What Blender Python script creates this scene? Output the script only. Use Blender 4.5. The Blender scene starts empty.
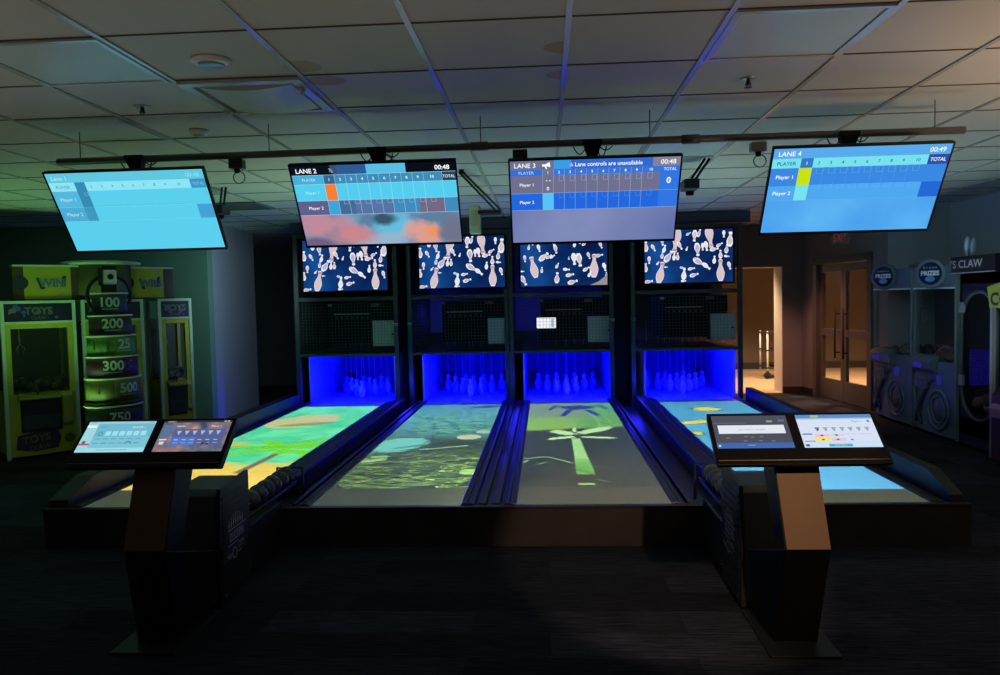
import bpy, math, random
from mathutils import Vector, Matrix
random.seed(7)
SC_ = bpy.context.scene
COL = SC_.collection
PI = math.pi

# ------------------------------------------------------------------ colour / materials
def lin(c):
    c = c / 255.0
    return c / 12.92 if c <= 0.04045 else ((c + 0.055) / 1.055) ** 2.4
def rgb(r, g, b): return (lin(r), lin(g), lin(b), 1.0)
_M = {}
def mat(name, col, rough=0.6, metal=0.0, spec=0.5, noise=0.0, nscale=20.0, alpha=1.0, trans=0.0, bump=0.0, coat=0.0):
    if name in _M: return _M[name]
    m = bpy.data.materials.new(name); m.use_nodes = True
    nt = m.node_tree; b = nt.nodes['Principled BSDF']
    b.inputs['Base Color'].default_value = (col[0], col[1], col[2], 1)
    b.inputs['Roughness'].default_value = rough
    b.inputs['Metallic'].default_value = metal
    b.inputs['Specular IOR Level'].default_value = spec
    b.inputs['Alpha'].default_value = alpha
    b.inputs['Transmission Weight'].default_value = trans
    b.inputs['Coat Weight'].default_value = coat
    if noise > 0 or bump > 0:
        tc = nt.nodes.new('ShaderNodeTexCoord'); nz = nt.nodes.new('ShaderNodeTexNoise')
        nz.inputs['Scale'].default_value = nscale; nz.inputs['Detail'].default_value = 4
        nt.links.new(tc.outputs['Object'], nz.inputs['Vector'])
        if noise > 0:
            r = nt.nodes.new('ShaderNodeMapRange')
            r.inputs['To Min'].default_value = 1 - noise; r.inputs['To Max'].default_value = 1 + noise
            nt.links.new(nz.outputs['Fac'], r.inputs['Value'])
            mx = nt.nodes.new('ShaderNodeVectorMath'); mx.operation = 'SCALE'
            mx.inputs[0].default_value = col[:3]
            nt.links.new(r.outputs[0], mx.inputs['Scale']); nt.links.new(mx.outputs[0], b.inputs['Base Color'])
        if bump > 0:
            bp = nt.nodes.new('ShaderNodeBump'); bp.inputs['Strength'].default_value = bump
            nt.links.new(nz.outputs['Fac'], bp.inputs['Height']); nt.links.new(bp.outputs[0], b.inputs['Normal'])
    _M[name] = m
    return m
def emi(r, g, b, s=1.0, small=False):
    k = 'glow_%d_%d_%d_%.2f_%d' % (r, g, b, s, small)
    if k in _M: return _M[k]
    m = bpy.data.materials.new(k); m.use_nodes = True
    nt = m.node_tree; nt.nodes.clear()
    e = nt.nodes.new('ShaderNodeEmission'); o = nt.nodes.new('ShaderNodeOutputMaterial')
    e.inputs['Color'].default_value = rgb(r, g, b); e.inputs['Strength'].default_value = s
    nt.links.new(e.outputs[0], o.inputs[0])
    if small: m.cycles.emission_sampling = 'NONE'
    _M[k] = m
    return m
def emi_blend(name, stops, scale, stretch=(1, 1, 1), seed=0.0, small=False, grad=None):
    """a screen picture: noise through a colour ramp"""
    if name in _M: return _M[name]
    m = bpy.data.materials.new(name); m.use_nodes = True
    nt = m.node_tree; nt.nodes.clear()
    e = nt.nodes.new('ShaderNodeEmission'); o = nt.nodes.new('ShaderNodeOutputMaterial')
    tc = nt.nodes.new('ShaderNodeTexCoord'); mp = nt.nodes.new('ShaderNodeMapping')
    mp.inputs['Scale'].default_value = stretch; mp.inputs['Location'].default_value = (seed, seed * 1.7, seed * 0.3)
    nz = nt.nodes.new('ShaderNodeTexNoise'); nz.inputs['Scale'].default_value = scale; nz.inputs['Detail'].default_value = 3
    cr = nt.nodes.new('ShaderNodeValToRGB'); el = cr.color_ramp.elements
    while len(el) < len(stops): el.new(0.5)
    for i, (p, c) in enumerate(stops): el[i].position = p; el[i].color = rgb(*c)
    nt.links.new(tc.outputs['Object'], mp.inputs[0]); nt.links.new(mp.outputs[0], nz.inputs['Vector'])
    nt.links.new(nz.outputs['Fac'], cr.inputs[0]); nt.links.new(cr.outputs[0], e.inputs['Color'])
    nt.links.new(e.outputs[0], o.inputs[0])
    if small: m.cycles.emission_sampling = 'NONE'
    _M[name] = m
    return m

class Ex:
    nt = None
    def __init__(s, x): s.x = x
    @staticmethod
    def op(o, *a, clamp=False):
        n = Ex.nt.nodes.new('ShaderNodeMath'); n.operation = o; n.use_clamp = clamp
        for i, v in enumerate(a):
            if isinstance(v, Ex): Ex.nt.links.new(v.x, n.inputs[i])
            else: n.inputs[i].default_value = v
        return Ex(n.outputs[0])
    def __add__(s, o): return Ex.op('ADD', s, o)
    def __radd__(s, o): return Ex.op('ADD', s, o)
    def __sub__(s, o): return Ex.op('SUBTRACT', s, o)
    def __rsub__(s, o): return Ex.op('SUBTRACT', o, s)
    def __mul__(s, o): return Ex.op('MULTIPLY', s, o)
    def __rmul__(s, o): return Ex.op('MULTIPLY', s, o)
    def __truediv__(s, o): return Ex.op('DIVIDE', s, o)
    def __rtruediv__(s, o): return Ex.op('DIVIDE', o, s)
def clamp(e): return Ex.op('ADD', e, 0.0, clamp=True)
def mixc(f, a, b):
    n = Ex.nt.nodes.new('ShaderNodeMix'); n.data_type = 'RGBA'; n.clamp_factor = True
    Ex.nt.links.new(f.x, n.inputs[0]) if isinstance(f, Ex) else setattr(n.inputs[0], 'default_value', f)
    for i, c in ((6, a), (7, b)):
        if isinstance(c, tuple): n.inputs[i].default_value = rgb(*c)
        else: Ex.nt.links.new(c, n.inputs[i])
    return n.outputs[2]

# ------------------------------------------------------------------ text
_T = {}
def text_geo(s, bold=0.0):
    if (s, bold) in _T: return _T[(s, bold)]
    cu = bpy.data.curves.new('txt', 'FONT'); cu.body = s; cu.size = 1.0; cu.resolution_u = 3; cu.offset = bold
    ob = bpy.data.objects.new('txt', cu); COL.objects.link(ob)
    bpy.context.view_layer.update()
    me = bpy.data.meshes.new_from_object(ob)
    vs = [(v.co.x, v.co.y) for v in me.vertices]; fs = [tuple(p.vertices) for p in me.polygons]
    bpy.data.objects.remove(ob); bpy.data.curves.remove(cu); bpy.data.meshes.remove(me)
    if vs:
        x0 = min(v[0] for v in vs); x1 = max(v[0] for v in vs)
        vs = [((v[0] - x0) / 0.72, v[1] / 0.72) for v in vs]; w = (x1 - x0) / 0.72
    else: w = 0
    _T[(s, bold)] = (vs, fs, w)
    return _T[(s, bold)]

# ------------------------------------------------------------------ mesh builder
class MB:
    def __init__(s, M=None):
        s.v = []; s.f = []; s.m = []; s.sm = []; s.mats = []; s.M = M
    def mi(s, m):
        if m not in s.mats: s.mats.append(m)
        return s.mats.index(m)
    def add(s, vs, fs, m, smooth=False, M=None):
        o = len(s.v); k = s.mi(m)
        for v in vs:
            v = Vector(v)
            if M is not None: v = M @ v
            if s.M is not None: v = s.M @ v
            s.v.append(v)
        for f in fs:
            s.f.append([i + o for i in f]); s.m.append(k); s.sm.append(smooth)
        return s
    def box(s, x0, x1, y0, y1, z0, z1, m, M=None):
        vs = [(x, y, z) for z in (z0, z1) for y in (y0, y1) for x in (x0, x1)]
        fs = [(0, 2, 3, 1), (4, 5, 7, 6), (0, 1, 5, 4), (2, 6, 7, 3), (0, 4, 6, 2), (1, 3, 7, 5)]
        return s.add(vs, fs, m, M=M)
    def hexa(s, a, b, m):
        """a, b: two rings of n points each"""
        n = len(a)
        fs = [tuple(range(n))[::-1], tuple(range(n, 2 * n))] + [(i, (i + 1) % n, n + (i + 1) % n, n + i) for i in range(n)]
        return s.add(list(a) + list(b), fs, m)
    def prism_x(s, prof, x0, x1, m):      # prof: (y, z)
        return s.hexa([(x0, y, z) for y, z in prof], [(x1, y, z) for y, z in prof], m)
    def prism_y(s, prof, y0, y1, m):      # prof: (x, z)
        return s.hexa([(x, y0, z) for x, z in prof], [(x, y1, z) for x, z in prof], m)
    def prism_z(s, prof, z0, z1, m):      # prof: (x, y)
        return s.hexa([(x, y, z0) for x, y in prof], [(x, y, z1) for x, y in prof], m)
    def tube(s, path, r, m, n=8, closed=False):
        P = [Vector(p) for p in path]; L = len(P); vs = []; fs = []
        up = None
        for i in range(L):
            if closed: t = (P[(i + 1) % L] - P[i - 1]).normalized()
            else: t = (P[min(i + 1, L - 1)] - P[max(i - 1, 0)]).normalized()
            if up is None:
                up = Vector((0, 0, 1)) if abs(t.z) < 0.9 else Vector((1, 0, 0))
            a = t.cross(up).normalized(); b = a.cross(t).normalized(); up = b
            rr = r[i] if isinstance(r, (list, tuple)) else r
            for k in range(n):
                an = 2 * PI * k / n
                vs.append(P[i] + (a * math.cos(an) + b * math.sin(an)) * rr)
        for i in range(L if closed else L - 1):
            for k in range(n):
                j = (i + 1) % L
                fs.append((i * n + k, i * n + (k + 1) % n, j * n + (k + 1) % n, j * n + k))
        if not closed:
            fs.append(tuple(range(n))[::-1]); fs.append(tuple(range((L - 1) * n, L * n)))
        return s.add(vs, fs, m, True)
    def lathe(s, prof, c, m, n=32, smooth=True, M=None):   # prof (r,z)
        vs = []; fs = []
        for r, z in prof:
            for k in range(n):
                a = 2 * PI * k / n
                vs.append((c[0] + r * math.cos(a), c[1] + r * math.sin(a), c[2] + z))
        for i in range(len(prof) - 1):
            for k in range(n):
                fs.append((i * n + k, i * n + (k + 1) % n, (i + 1) * n + (k + 1) % n, (i + 1) * n + k))
        fs.append(tuple(range(n))[::-1]); fs.append(tuple(range((len(prof) - 1) * n, len(prof) * n)))
        return s.add(vs, fs, m, smooth, M=M)
    def sphere(s, c, r, m, n=20):
        k = n // 2
        return s.lathe([(max(r * math.sin(PI * i / k), 1e-4), -r * math.cos(PI * i / k)) for i in range(k + 1)], c, m, n)
    def mapped(s, pts, faces, fn, m):
        return s.add([fn(x, y) for x, y in pts], faces, m)
    def text(s, t, fn, h, m, align='c', bold=0.0, sx=1.0):
        """fn(x, y) places a point given in metres from the anchor"""
        vs, fs, w = text_geo(t, bold)
        ox = {'l': 0, 'c': -w / 2, 'r': -w}[align]
        return s.add([fn((x + ox) * h * sx, (y - 0.5) * h) for x, y in vs], fs, m)
    def build(s, name, parent=None, org=None, bevel=0.0, seg=2):
        if org is None:
            org = parent['_o'] if parent is not None else (0, 0, 0)
        org = Vector(org)
        me = bpy.data.meshes.new(name)
        me.from_pydata([v - org for v in s.v], [], s.f); me.update()
        for m in s.mats: me.materials.append(m)
        for i, p in enumerate(me.polygons):
            p.material_index = s.m[i]; p.use_smooth = s.sm[i]
        o = bpy.data.objects.new(name, me); COL.objects.link(o)
        if parent is not None: o.parent = parent
        else: o.location = org
        o['_o'] = tuple(org)
        if bevel > 0:
            b = o.modifiers.new('bevel', 'BEVEL'); b.width = bevel; b.segments = seg; b.limit_method = 'ANGLE'
        return o
def tag(o, label=None, cat=None, group=None, kind=None):
    if label: o['label'] = label
    if cat: o['category'] = cat
    if group: o['group'] = group
    if kind: o['kind'] = kind
    return o
def thing(name, loc, label, cat, group=None):
    o = bpy.data.objects.new(name, None); COL.objects.link(o); o.location = loc
    o.empty_display_size = 0.1; o['_o'] = tuple(loc)
    return tag(o, label, cat, group)
def struct(mb, name, **k):
    return tag(mb.build(name, **k), kind='structure')

# ------------------------------------------------------------------ palette
black = mat('black_satin', (0.012, 0.012, 0.014), 0.45)
blackm = mat('black_matte', (0.010, 0.010, 0.012), 0.85)
bezel = mat('bezel_plastic', (0.003, 0.003, 0.004), 0.5, spec=.15)
frame_m = mat('dark_green_grey_steel', (0.045, 0.055, 0.055), 0.5, 0.3)
wire_m = mat('wire_steel', (0.10, 0.11, 0.12), 0.6, 0.1)
rail_m = mat('gutter_black_gloss', (0.025, 0.025, 0.032), 0.3)
lane_m = mat('lane_laminate', (0.36, 0.36, 0.34), 0.5, spec=0.15, noise=0.06, nscale=60)
deck_m = mat('pin_deck_laminate', (0.45, 0.45, 0.45), 0.4)
white_p = mat('white_plastic', (0.75, 0.75, 0.75), 0.35)
grey_p = mat('grey_plastic', (0.35, 0.37, 0.36), 0.5)
pinw = mat('pin_white', (0.8, 0.8, 0.78), 0.3)
red_s = mat('pin_red_stripe', (0.6, 0.03, 0.03), 0.4)
steel = mat('brushed_steel', (0.5, 0.5, 0.5), 0.35, 1.0)
bronze = mat('bronze_panel', (0.16, 0.105, 0.06), 0.42, 0.15, noise=0.12, nscale=9)
glass_m = mat('clear_glass', (0.10, 0.11, 0.11), 0.05, alpha=0.10)

# ================================================================== CAMERA
def cam_basis(yaw, pitch, roll):
    f = Vector((-math.sin(yaw) * math.cos(pitch), math.cos(yaw) * math.cos(pitch), math.sin(pitch)))
    r0 = Vector((math.cos(yaw), math.sin(yaw), 0)); u0 = r0.cross(f)
    r = math.cos(roll) * r0 + math.sin(roll) * u0; u = -math.sin(roll) * r0 + math.cos(roll) * u0
    return r, u, f
r_, u_, f_ = cam_basis(0.0585, -0.0499, -0.0219)
cd = bpy.data.cameras.new('camera'); cam = bpy.data.objects.new('camera', cd); COL.objects.link(cam)
cd.sensor_fit = 'HORIZONTAL'; cd.sensor_width = 36.0; cd.lens = 770.48 / 1000 * 36; cd.clip_start = 0.05
Mx = Matrix.Identity(4)
for i in range(3):
    Mx[i][0] = r_[i]; Mx[i][1] = u_[i]; Mx[i][2] = -f_[i]
Mx[0][3] = 0; Mx[1][3] = 0; Mx[2][3] = 1.55
cam.matrix_world = Mx
SC_.camera = cam

# ================================================================== SETTING
CEIL = 2.608
def carpet():
    m = bpy.data.materials.new('plank_carpet'); m.use_nodes = True; nt = m.node_tree
    b = nt.nodes['Principled BSDF']; b.inputs['Roughness'].default_value = 0.95; b.inputs['Specular IOR Level'].default_value = 0.1
    tc = nt.nodes.new('ShaderNodeTexCoord')
    br = nt.nodes.new('ShaderNodeTexBrick'); br.offset = 0.37
    br.inputs['Scale'].default_value = 1.0; br.inputs['Brick Width'].default_value = 1.0; br.inputs['Row Height'].default_value = 0.25
    br.inputs['Mortar Size'].default_value = 0.0; br.inputs['Color1'].default_value = (0.55, 0.55, 0.55, 1); br.inputs['Color2'].default_value = (1.45, 1.45, 1.45, 1)
    nt.links.new(tc.outputs['Object'], br.inputs['Vector'])
    mp = nt.nodes.new('ShaderNodeMapping'); mp.inputs['Scale'].default_value = (5, 90, 1)
    nz = nt.nodes.new('ShaderNodeTexNoise'); nz.inputs['Scale'].default_value = 1.0; nz.inputs['Detail'].default_value = 5; nz.inputs['Roughness'].default_value = 0.7
    nt.links.new(tc.outputs['Object'], mp.inputs[0]); nt.links.new(mp.outputs[0], nz.inputs['Vector'])
    cr = nt.nodes.new('ShaderNodeValToRGB'); e = cr.color_ramp.elements
    e[0].position = 0.36; e[0].color = (0.005, 0.006, 0.011, 1); e[1].position = 0.68; e[1].color = (0.038, 0.042, 0.062, 1)
    nt.links.new(nz.outputs['Fac'], cr.inputs[0])
    mx = nt.nodes.new('ShaderNodeMix'); mx.data_type = 'RGBA'; mx.blend_type = 'MULTIPLY'; mx.inputs[0].default_value = 1.0
    nt.links.new(cr.outputs[0], mx.inputs[6]); nt.links.new(br.outputs['Color'], mx.inputs[7])
    nt.links.new(mx.outputs[2], b.inputs['Base Color'])
    return m
mb = MB(); mb.box(-10, 5.1, -4, 14.5, -0.1, 0.0, carpet()); struct(mb, 'floor')

tile_m = mat('ceiling_tile', (0.50, 0.49, 0.47), 0.55, spec=0.4, noise=0.05, nscale=2.0)
tbar_m = mat('white_ceiling_grid', (0.46, 0.47, 0.46), 0.2, spec=1.0)
X0, Y0, S = -1.718, 2.966, 0.61
mb = MB(); mb.box(-10, 5.1, -4, 16, CEIL, CEIL + 0.1, tile_m)
for k in range(-13, 12):
    x = X0 + k * S
    mb.box(x - 0.012, x + 0.012, -4, 14.3, CEIL - 0.007, CEIL + 0.001, tbar_m)
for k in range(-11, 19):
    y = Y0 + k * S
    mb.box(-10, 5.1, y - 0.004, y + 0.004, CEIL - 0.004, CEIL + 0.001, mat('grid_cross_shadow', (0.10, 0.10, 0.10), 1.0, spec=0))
struct(mb, 'ceiling')

wall_g = mat('painted_wall_grey_green', (0.30, 0.36, 0.37), 0.75, noise=0.05, nscale=1.5)
wall_dk = mat('painted_wall_dark', (0.06, 0.075, 0.09), 0.8)
wall_w = mat('painted_wall_lobby', (0.13, 0.095, 0.07), 0.8)
wall_m = mat('painted_wall_mid', (0.20, 0.195, 0.195), 0.8)
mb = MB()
mb.box(-10, -4.27, 9.6, 9.75, 0, CEIL, mat('wall_green_light_tint', (.10, .20, .15), .8, noise=.05, nscale=1.5))  # green of the light falling here is put into the wall colour
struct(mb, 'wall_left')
mb = MB(); mb.hexa([(-4.272, 9.605, 0), (-4.35, 11.4, 0), (-4.5, 11.4, 0), (-4.42, 9.76, 0)], [(-4.272, 9.605, CEIL), (-4.35, 11.4, CEIL), (-4.5, 11.4, CEIL), (-4.42, 9.76, CEIL)], mat('pillar_paint_grey', (0.27, 0.26, 0.32), 0.7))
struct(mb, 'wall_pillar')
mb = MB(); mb.box(-10, 2.65, 14.3, 14.45, 0, CEIL, wall_dk); struct(mb, 'wall_back')
# wall with the corridor opening, right of the lanes
OY = 12.1
mb = MB()
mb.box(2.6, 2.75, OY, OY + 0.42, 0, CEIL, wall_m); mb.box(3.66, 3.95, OY, OY + 0.42, 0, CEIL, wall_m)
mb.box(2.75, 3.66, OY, OY + 0.42, 1.96, CEIL, wall_m)
struct(mb, 'wall_opening')
mb = MB(); mb.box(3.650, 3.6595, OY + .005, OY + .42, 0, 1.95, mat('jamb_light_tint', (.62, .54, .45), .7)); mb.box(2.75, 3.65, OY + .005, OY + .42, 1.95, 1.959, _M['jamb_light_tint']); struct(mb, 'trim_3')  # thin added layer; strong corridor light is put into its paler colour
mb = MB(); mb.box(2.56, 2.6, OY, 14.4, 0, CEIL, wall_dk); struct(mb, 'wall_corridor')
# wall carrying the double door, slightly splayed
F = Vector((3.95, 12.1, 0)); G = Vector((4.26, 9.85, 0)); dv = (G - F).normalized(); nv = Vector((dv.y, -dv.x, 0))  # nv points to -x side
if nv.x > 0: nv = -nv
LFG = (G - F).length
def fg(t, n, z): p = F + dv * t + nv * n; return (p.x, p.y, z)
def fgbox(mb, t0, t1, n0, n1, z0, z1, m):
    mb.hexa([fg(t0, n0, z0), fg(t1, n0, z0), fg(t1, n1, z0), fg(t0, n1, z0)], [fg(t0, n0, z1), fg(t1, n0, z1), fg(t1, n1, z1), fg(t0, n1, z1)], m)
    return mb
T0, T1 = 0.40, 1.95
mb = MB(); fgbox(mb, 0, T0, -0.15, 0, 0, CEIL, wall_m); fgbox(mb, T1, LFG, -0.15, 0, 0, CEIL, wall_m); fgbox(mb, T0, T1, -0.15, 0, 2.05, CEIL, wall_m)
struct(mb, 'wall_doorway')
mb = MB(); mb.box(4.26, 5.1, 9.85, 10.0, 0, CEIL, wall_g); mb.box(5.0, 5.1, -4, 9.85, 0, CEIL, wall_g); struct(mb, 'wall_right')
# base boards
bb = mat('vinyl_base_dark', (0.02, 0.018, 0.018), 0.6)
mb = MB(); mb.box(3.66, 3.95, OY - 0.012, OY, 0, 0.1, bb); fgbox(mb, 0, T0, 0, 0.012, 0, 0.1, bb); fgbox(mb, T1, LFG, 0, 0.012, 0, 0.1, bb)
mb.box(4.26, 5.0, 9.84, 9.85, 0, 0.1, bb); struct(mb, 'baseboard_right')
# door 1
doorf = mat('door_bronze_frame', (0.13, 0.12, 0.11), 0.4, 0.3)
d = MB(); fgbox(d, T0, T0 + 0.10, -0.12, 0.03, 0, 2.05, doorf); fgbox(d, T1 - 0.10, T1, -0.12, 0.03, 0, 2.05, doorf); fgbox(d, T0, T1, -0.12, 0.03, 1.95, 2.05, doorf)
d1 = struct(d, 'door_1', org=fg(T0, 0, 0))
tm = (T0 + T1) / 2
for a, b, h in ((T0 + 0.10, tm, 1), (tm, T1 - 0.10, -1)):
    d = MB(); w = 0.07
    fgbox(d, a + 0.005, a + w, -0.07, -0.02, 0.01, 1.94, doorf); fgbox(d, b - w, b - 0.005, -0.07, -0.02, 0.01, 1.94, doorf)
    fgbox(d, a + w, b - w, -0.07, -0.02, 0.01, 0.30, doorf); fgbox(d, a + w, b - w, -0.07, -0.02, 1.83, 1.94, doorf); fgbox(d, a + w, b - w, -0.07, -0.02, 0.92, 1.02, doorf)
    lf = d.build('door_leaf', d1, org=d1['_o'])
    g = MB(); fgbox(g, a + w, b - w, -0.05, -0.045, 0.30, 1.83, mat('door_glass', (0.1, 0.08, 0.06), 0.05, alpha=0.10)); g.build('glass_pane', lf, org=d1['_o'])
    hb = MB(); t = b - 0.11 if h > 0 else a + 0.11
    hb.tube([fg(t, 0.04, 0.62), fg(t, 0.04, 1.32)], 0.013, blackm)
    for z in (0.70, 1.24): hb.tube([fg(t, 0.04, z), fg(t, -0.03, z)], 0.01, blackm)
    hb.build('door_handle', lf, org=d1['_o'])
# lobby behind
lob = mat('lobby_floor_tan', (0.55, 0.38, 0.24), 0.35, noise=0.12, nscale=2.5)
mb = MB()
mb.prism_z([(2.6, OY + 0.02), (3.97, OY + 0.02), (4.30, 9.97), (7.2, 9.97), (7.2, 16.1), (2.6, 16.1)], -0.1, 0.004, lob); struct(mb, 'floor_lobby')
mb = MB(); mb.box(2.6, 7.3, 16.0, 16.1, 0, CEIL, wall_w); mb.box(7.2, 7.3, 9.9, 16.1, 0, CEIL, wall_w); mb.box(5.1, 7.3, 9.9, 10.0, 0, CEIL, wall_w)
mb.box(2.55, 2.62, 14.4, 16.1, 0, CEIL, wall_w)
struct(mb, 'wall_lobby')
mb = MB(); mb.box(2.6, 7.2, 15.985, 16.0, 0, 0.14, bb); struct(mb, 'baseboard_lobby')
mb = MB(); mb.box(5.1, 7.3, 9.9, 16.1, CEIL, CEIL + 0.05, tile_m); struct(mb, 'ceiling_lobby')

# ================================================================== CEILING FITTINGS
def tilebox(i, j, ni=1, nj=1): return X0 + i * S, X0 + (i + ni) * S, Y0 + j * S, Y0 + (j + nj) * S
lens_m = mat('prismatic_lens', (0.50, 0.60, 0.62), 0.35, spec=0.3, noise=0.04, nscale=8)
def light_panel(i, j, label, nj=1, ni=1, lm=None):
    x0, x1, y0, y1 = tilebox(i, j, ni, nj)
    t = thing('ceiling_light_panel', ((x0 + x1) / 2, (y0 + y1) / 2, CEIL - 0.012), label, 'light')
    m = MB()
    for a in ((x0 + .012, x1 - .012, y0 + .006, y0 + .03), (x0 + .012, x1 - .012, y1 - .03, y1 - .006), (x0 + .012, x0 + .035, y0 + .03, y1 - .03), (x1 - .035, x1 - .012, y0 + .03, y1 - .03)):
        m.box(*a, CEIL - 0.012, CEIL, tbar_m)
    m.build('frame', t)
    MB().box(x0 + .035, x1 - .035, y0 + .03, y1 - .03, CEIL - 0.006, CEIL - 0.001, lm or lens_m).build('diffuser', t)
light_panel(-1, 0, 'unlit square ceiling light with pale blue lens, upper left, above the leftmost screen')
light_panel(4, 0, 'unlit pale blue ceiling light panel in the bright upper right of the ceiling')
light_panel(-2, 2, 'unlit square ceiling light just in front of the pipe at the far left')
light_panel(4, 4, 'purple-tinted ceiling light panel behind the pipe between the two right monitors')
# troffer with open parabolic look
x0, x1, y0, y1 = tilebox(0, 1)
t = thing('recessed_light', ((x0 + x1) / 2, (y0 + y1) / 2, CEIL - 0.03), 'recessed square ceiling light with a dropped curved lens and bright metal edges', 'light')
m = MB()
for a in ((x0 + .012, x1 - .012, y0 + .006, y0 + .06), (x0 + .012, x1 - .012, y1 - .04, y1 - .006), (x0 + .012, x0 + .06, y0 + .06, y1 - .04), (x1 - .06, x1 - .012, y0 + .06, y1 - .04)):
    m.box(*a, CEIL - 0.02, CEIL, mat('worn_white_metal', (0.6, 0.62, 0.55), 0.25, 0.4))
m.build('frame', t)
m = MB(); n = 8; ring = []
for k in range(n + 1):
    a = k / n; ring.append((x0 + .08 + a * (S - .16), CEIL - 0.012 - 0.022 * math.sin(PI * a)))
prof = ring + [(x1 - .08, CEIL - 0.002), (x0 + .08, CEIL - 0.002)]
m.prism_y(prof, y0 + .10, y1 - .05, mat('curved_lens', (0.50, 0.58, 0.52), 0.35, spec=0.3)); m.build('lens', t)
for q in ((x0 + .045, y1 - .1), (x1 - .045, y0 + .14)): MB().sphere((*q, CEIL - .03), .02, steel, 12).build('spring_clip', t)
def vent(i, j, label, c):
    x0, x1, y0, y1 = tilebox(i, j)
    t = thing('ceiling_vent', ((x0 + x1) / 2, (y0 + y1) / 2, CEIL - 0.012), label, 'vent')
    m = MB()
    for a in ((x0 + .012, x1 - .012, y0 + .006, y0 + .04), (x0 + .012, x1 - .012, y1 - .04, y1 - .006), (x0 + .012, x0 + .045, y0 + .04, y1 - .04), (x1 - .045, x1 - .012, y0 + .04, y1 - .04)):
        m.box(*a, CEIL - 0.012, CEIL, c)
    m.build('frame', t)
    m = MB()
    for k in range(10):
        y = y0 + .06 + k * (S - .12) / 9.5
        m.box(x0 + .045, x1 - .045, y, y + .022, CEIL - 0.010, CEIL - 0.002, c)
    tag(m.build('slat', t), kind='stuff')
vent(-3, 8, 'dark square return-air grille in the ceiling right of the leftmost screen', mat('vent_dark', (0.10, 0.12, 0.11), 0.6))
vent(5, 8, 'pale square air vent in the ceiling between the two right-hand monitors', mat('vent_pale', (0.6, 0.62, 0.66), 0.5))
def disc_fit(name, x, y, r, h, label, cat, m1, m2, ring=True):
    t = thing(name, (x, y, CEIL - h), label, cat)
    MB().lathe([(r * .45, 0), (r * .8, .004), (r, .6 * h), (r, h)], (x, y, CEIL - h), m1, 28).build('body', t)
    MB().lathe([(r * .1, -0.003), (r * .62, -0.003), (r * .66, 0.003)], (x, y, CEIL - h), m2, 24).build('grille', t)
    return t
disc_fit('ceiling_speaker', -1.417, 3.307, 0.085, 0.022, 'round white ceiling speaker with a blue-tinted grille near the top of the picture', 'speaker', white_p, mat('speaker_grille', (0.30, 0.42, 0.62), 0.35, 0.4))
disc_fit('smoke_detector', -2.061, 4.595, 0.055, 0.035, 'small round white smoke detector in front of the pipe, left part of the ceiling', 'smoke detector', white_p, grey_p)
def sprinkler(x, y, label):
    t = thing('fire_sprinkler', (x, y, CEIL - 0.04), label, 'sprinkler', 'ceiling sprinklers')
    MB().lathe([(0.036, 0), (0.04, 0.006), (0.04, 0.008)], (x, y, CEIL - 0.008), steel, 20).build('escutcheon', t)
    m = MB(); m.lathe([(0.008, 0), (0.010, 0.03)], (x, y, CEIL - 0.036), mat('sprinkler_dark', (0.05, 0.05, 0.05), .4, .6), 10)
    for s in (-1, 1): m.tube([(x + s * .009, y, CEIL - .02), (x + s * .014, y, CEIL - .032), (x + s * .004, y, CEIL - .045)], .0025, _M['sprinkler_dark'], 6)
    m.build('body', t)
    MB().lathe([(0.018, 0), (0.020, 0.002)], (x, y, CEIL - 0.048), _M['sprinkler_dark'], 12).build('deflector', t)
sprinkler(-2.099, 4.007, 'small chrome fire sprinkler on the left part of the ceiling, beside the smoke detector')
sprinkler(1.02, 3.911, 'small dark fire sprinkler on the ceiling to the right, below the pale light panel')
# water stains: thin irregular discs soaked into tiles
def stain_ceiling():
    nt = tile_m.node_tree; b = nt.nodes['Principled BSDF']; src = b.inputs['Base Color'].links[0].from_socket
    tc = [n for n in nt.nodes if n.type == 'TEX_COORD'][0]
    sp = nt.nodes.new('ShaderNodeSeparateXYZ'); nt.links.new(tc.outputs['Object'], sp.inputs[0])
    Ex.nt = nt; X, Y = Ex(sp.outputs[0]), Ex(sp.outputs[1])
    c = src
    for x, y, rx, ry, lo, hi in ((0.112, 3.33, .10, .085, -9, .112), (0.112, 3.73, .09, .075, -9, .112), (-1.06, 3.45, .085, .09, -9, 9), (-1.02, 3.68, .10, .08, -9, 9)):
        u = (X - x) * (1 / rx); v = (Y - y) * (1 / ry)
        f = clamp((1.0 - (u * u + v * v)) * 9.0) * Ex.op('LESS_THAN', X, hi)
        c = mixc(f * .8, c, (168, 138, 98))
    nt.links.new(c, b.inputs['Base Color'])

# ================================================================== HANGING PIPE, MONITORS
pipe_m = mat('black_iron_pipe', (0.16, 0.15, 0.14), 0.4, 0.4)
PY, PZ = 4.50, 2.436
t = thing('ceiling_pipe', (-0.25, PY, PZ), 'long dark horizontal pipe under the ceiling from which the four monitors hang', 'pipe')
m = MB(); m.tube([(-2.89, PY, PZ - .01), (-0.25, PY, PZ), (2.36, PY, PZ)], 0.021, pipe_m, 12); m.build('pipe_run', t)
for x in (-0.36, 0.85):
    m = MB(); m.tube([(x - .05, PY, PZ), (x + .05, PY, PZ)], 0.027, pipe_m, 12); m.build('coupling', t)
for x in (-2.75, -1.6, -0.35, 0.62, 2.2):
    m = MB(); m.tube([(x, PY, PZ), (x, PY, CEIL)], 0.003, pipe_m, 6); m.build('hanger_rod', t)
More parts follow.
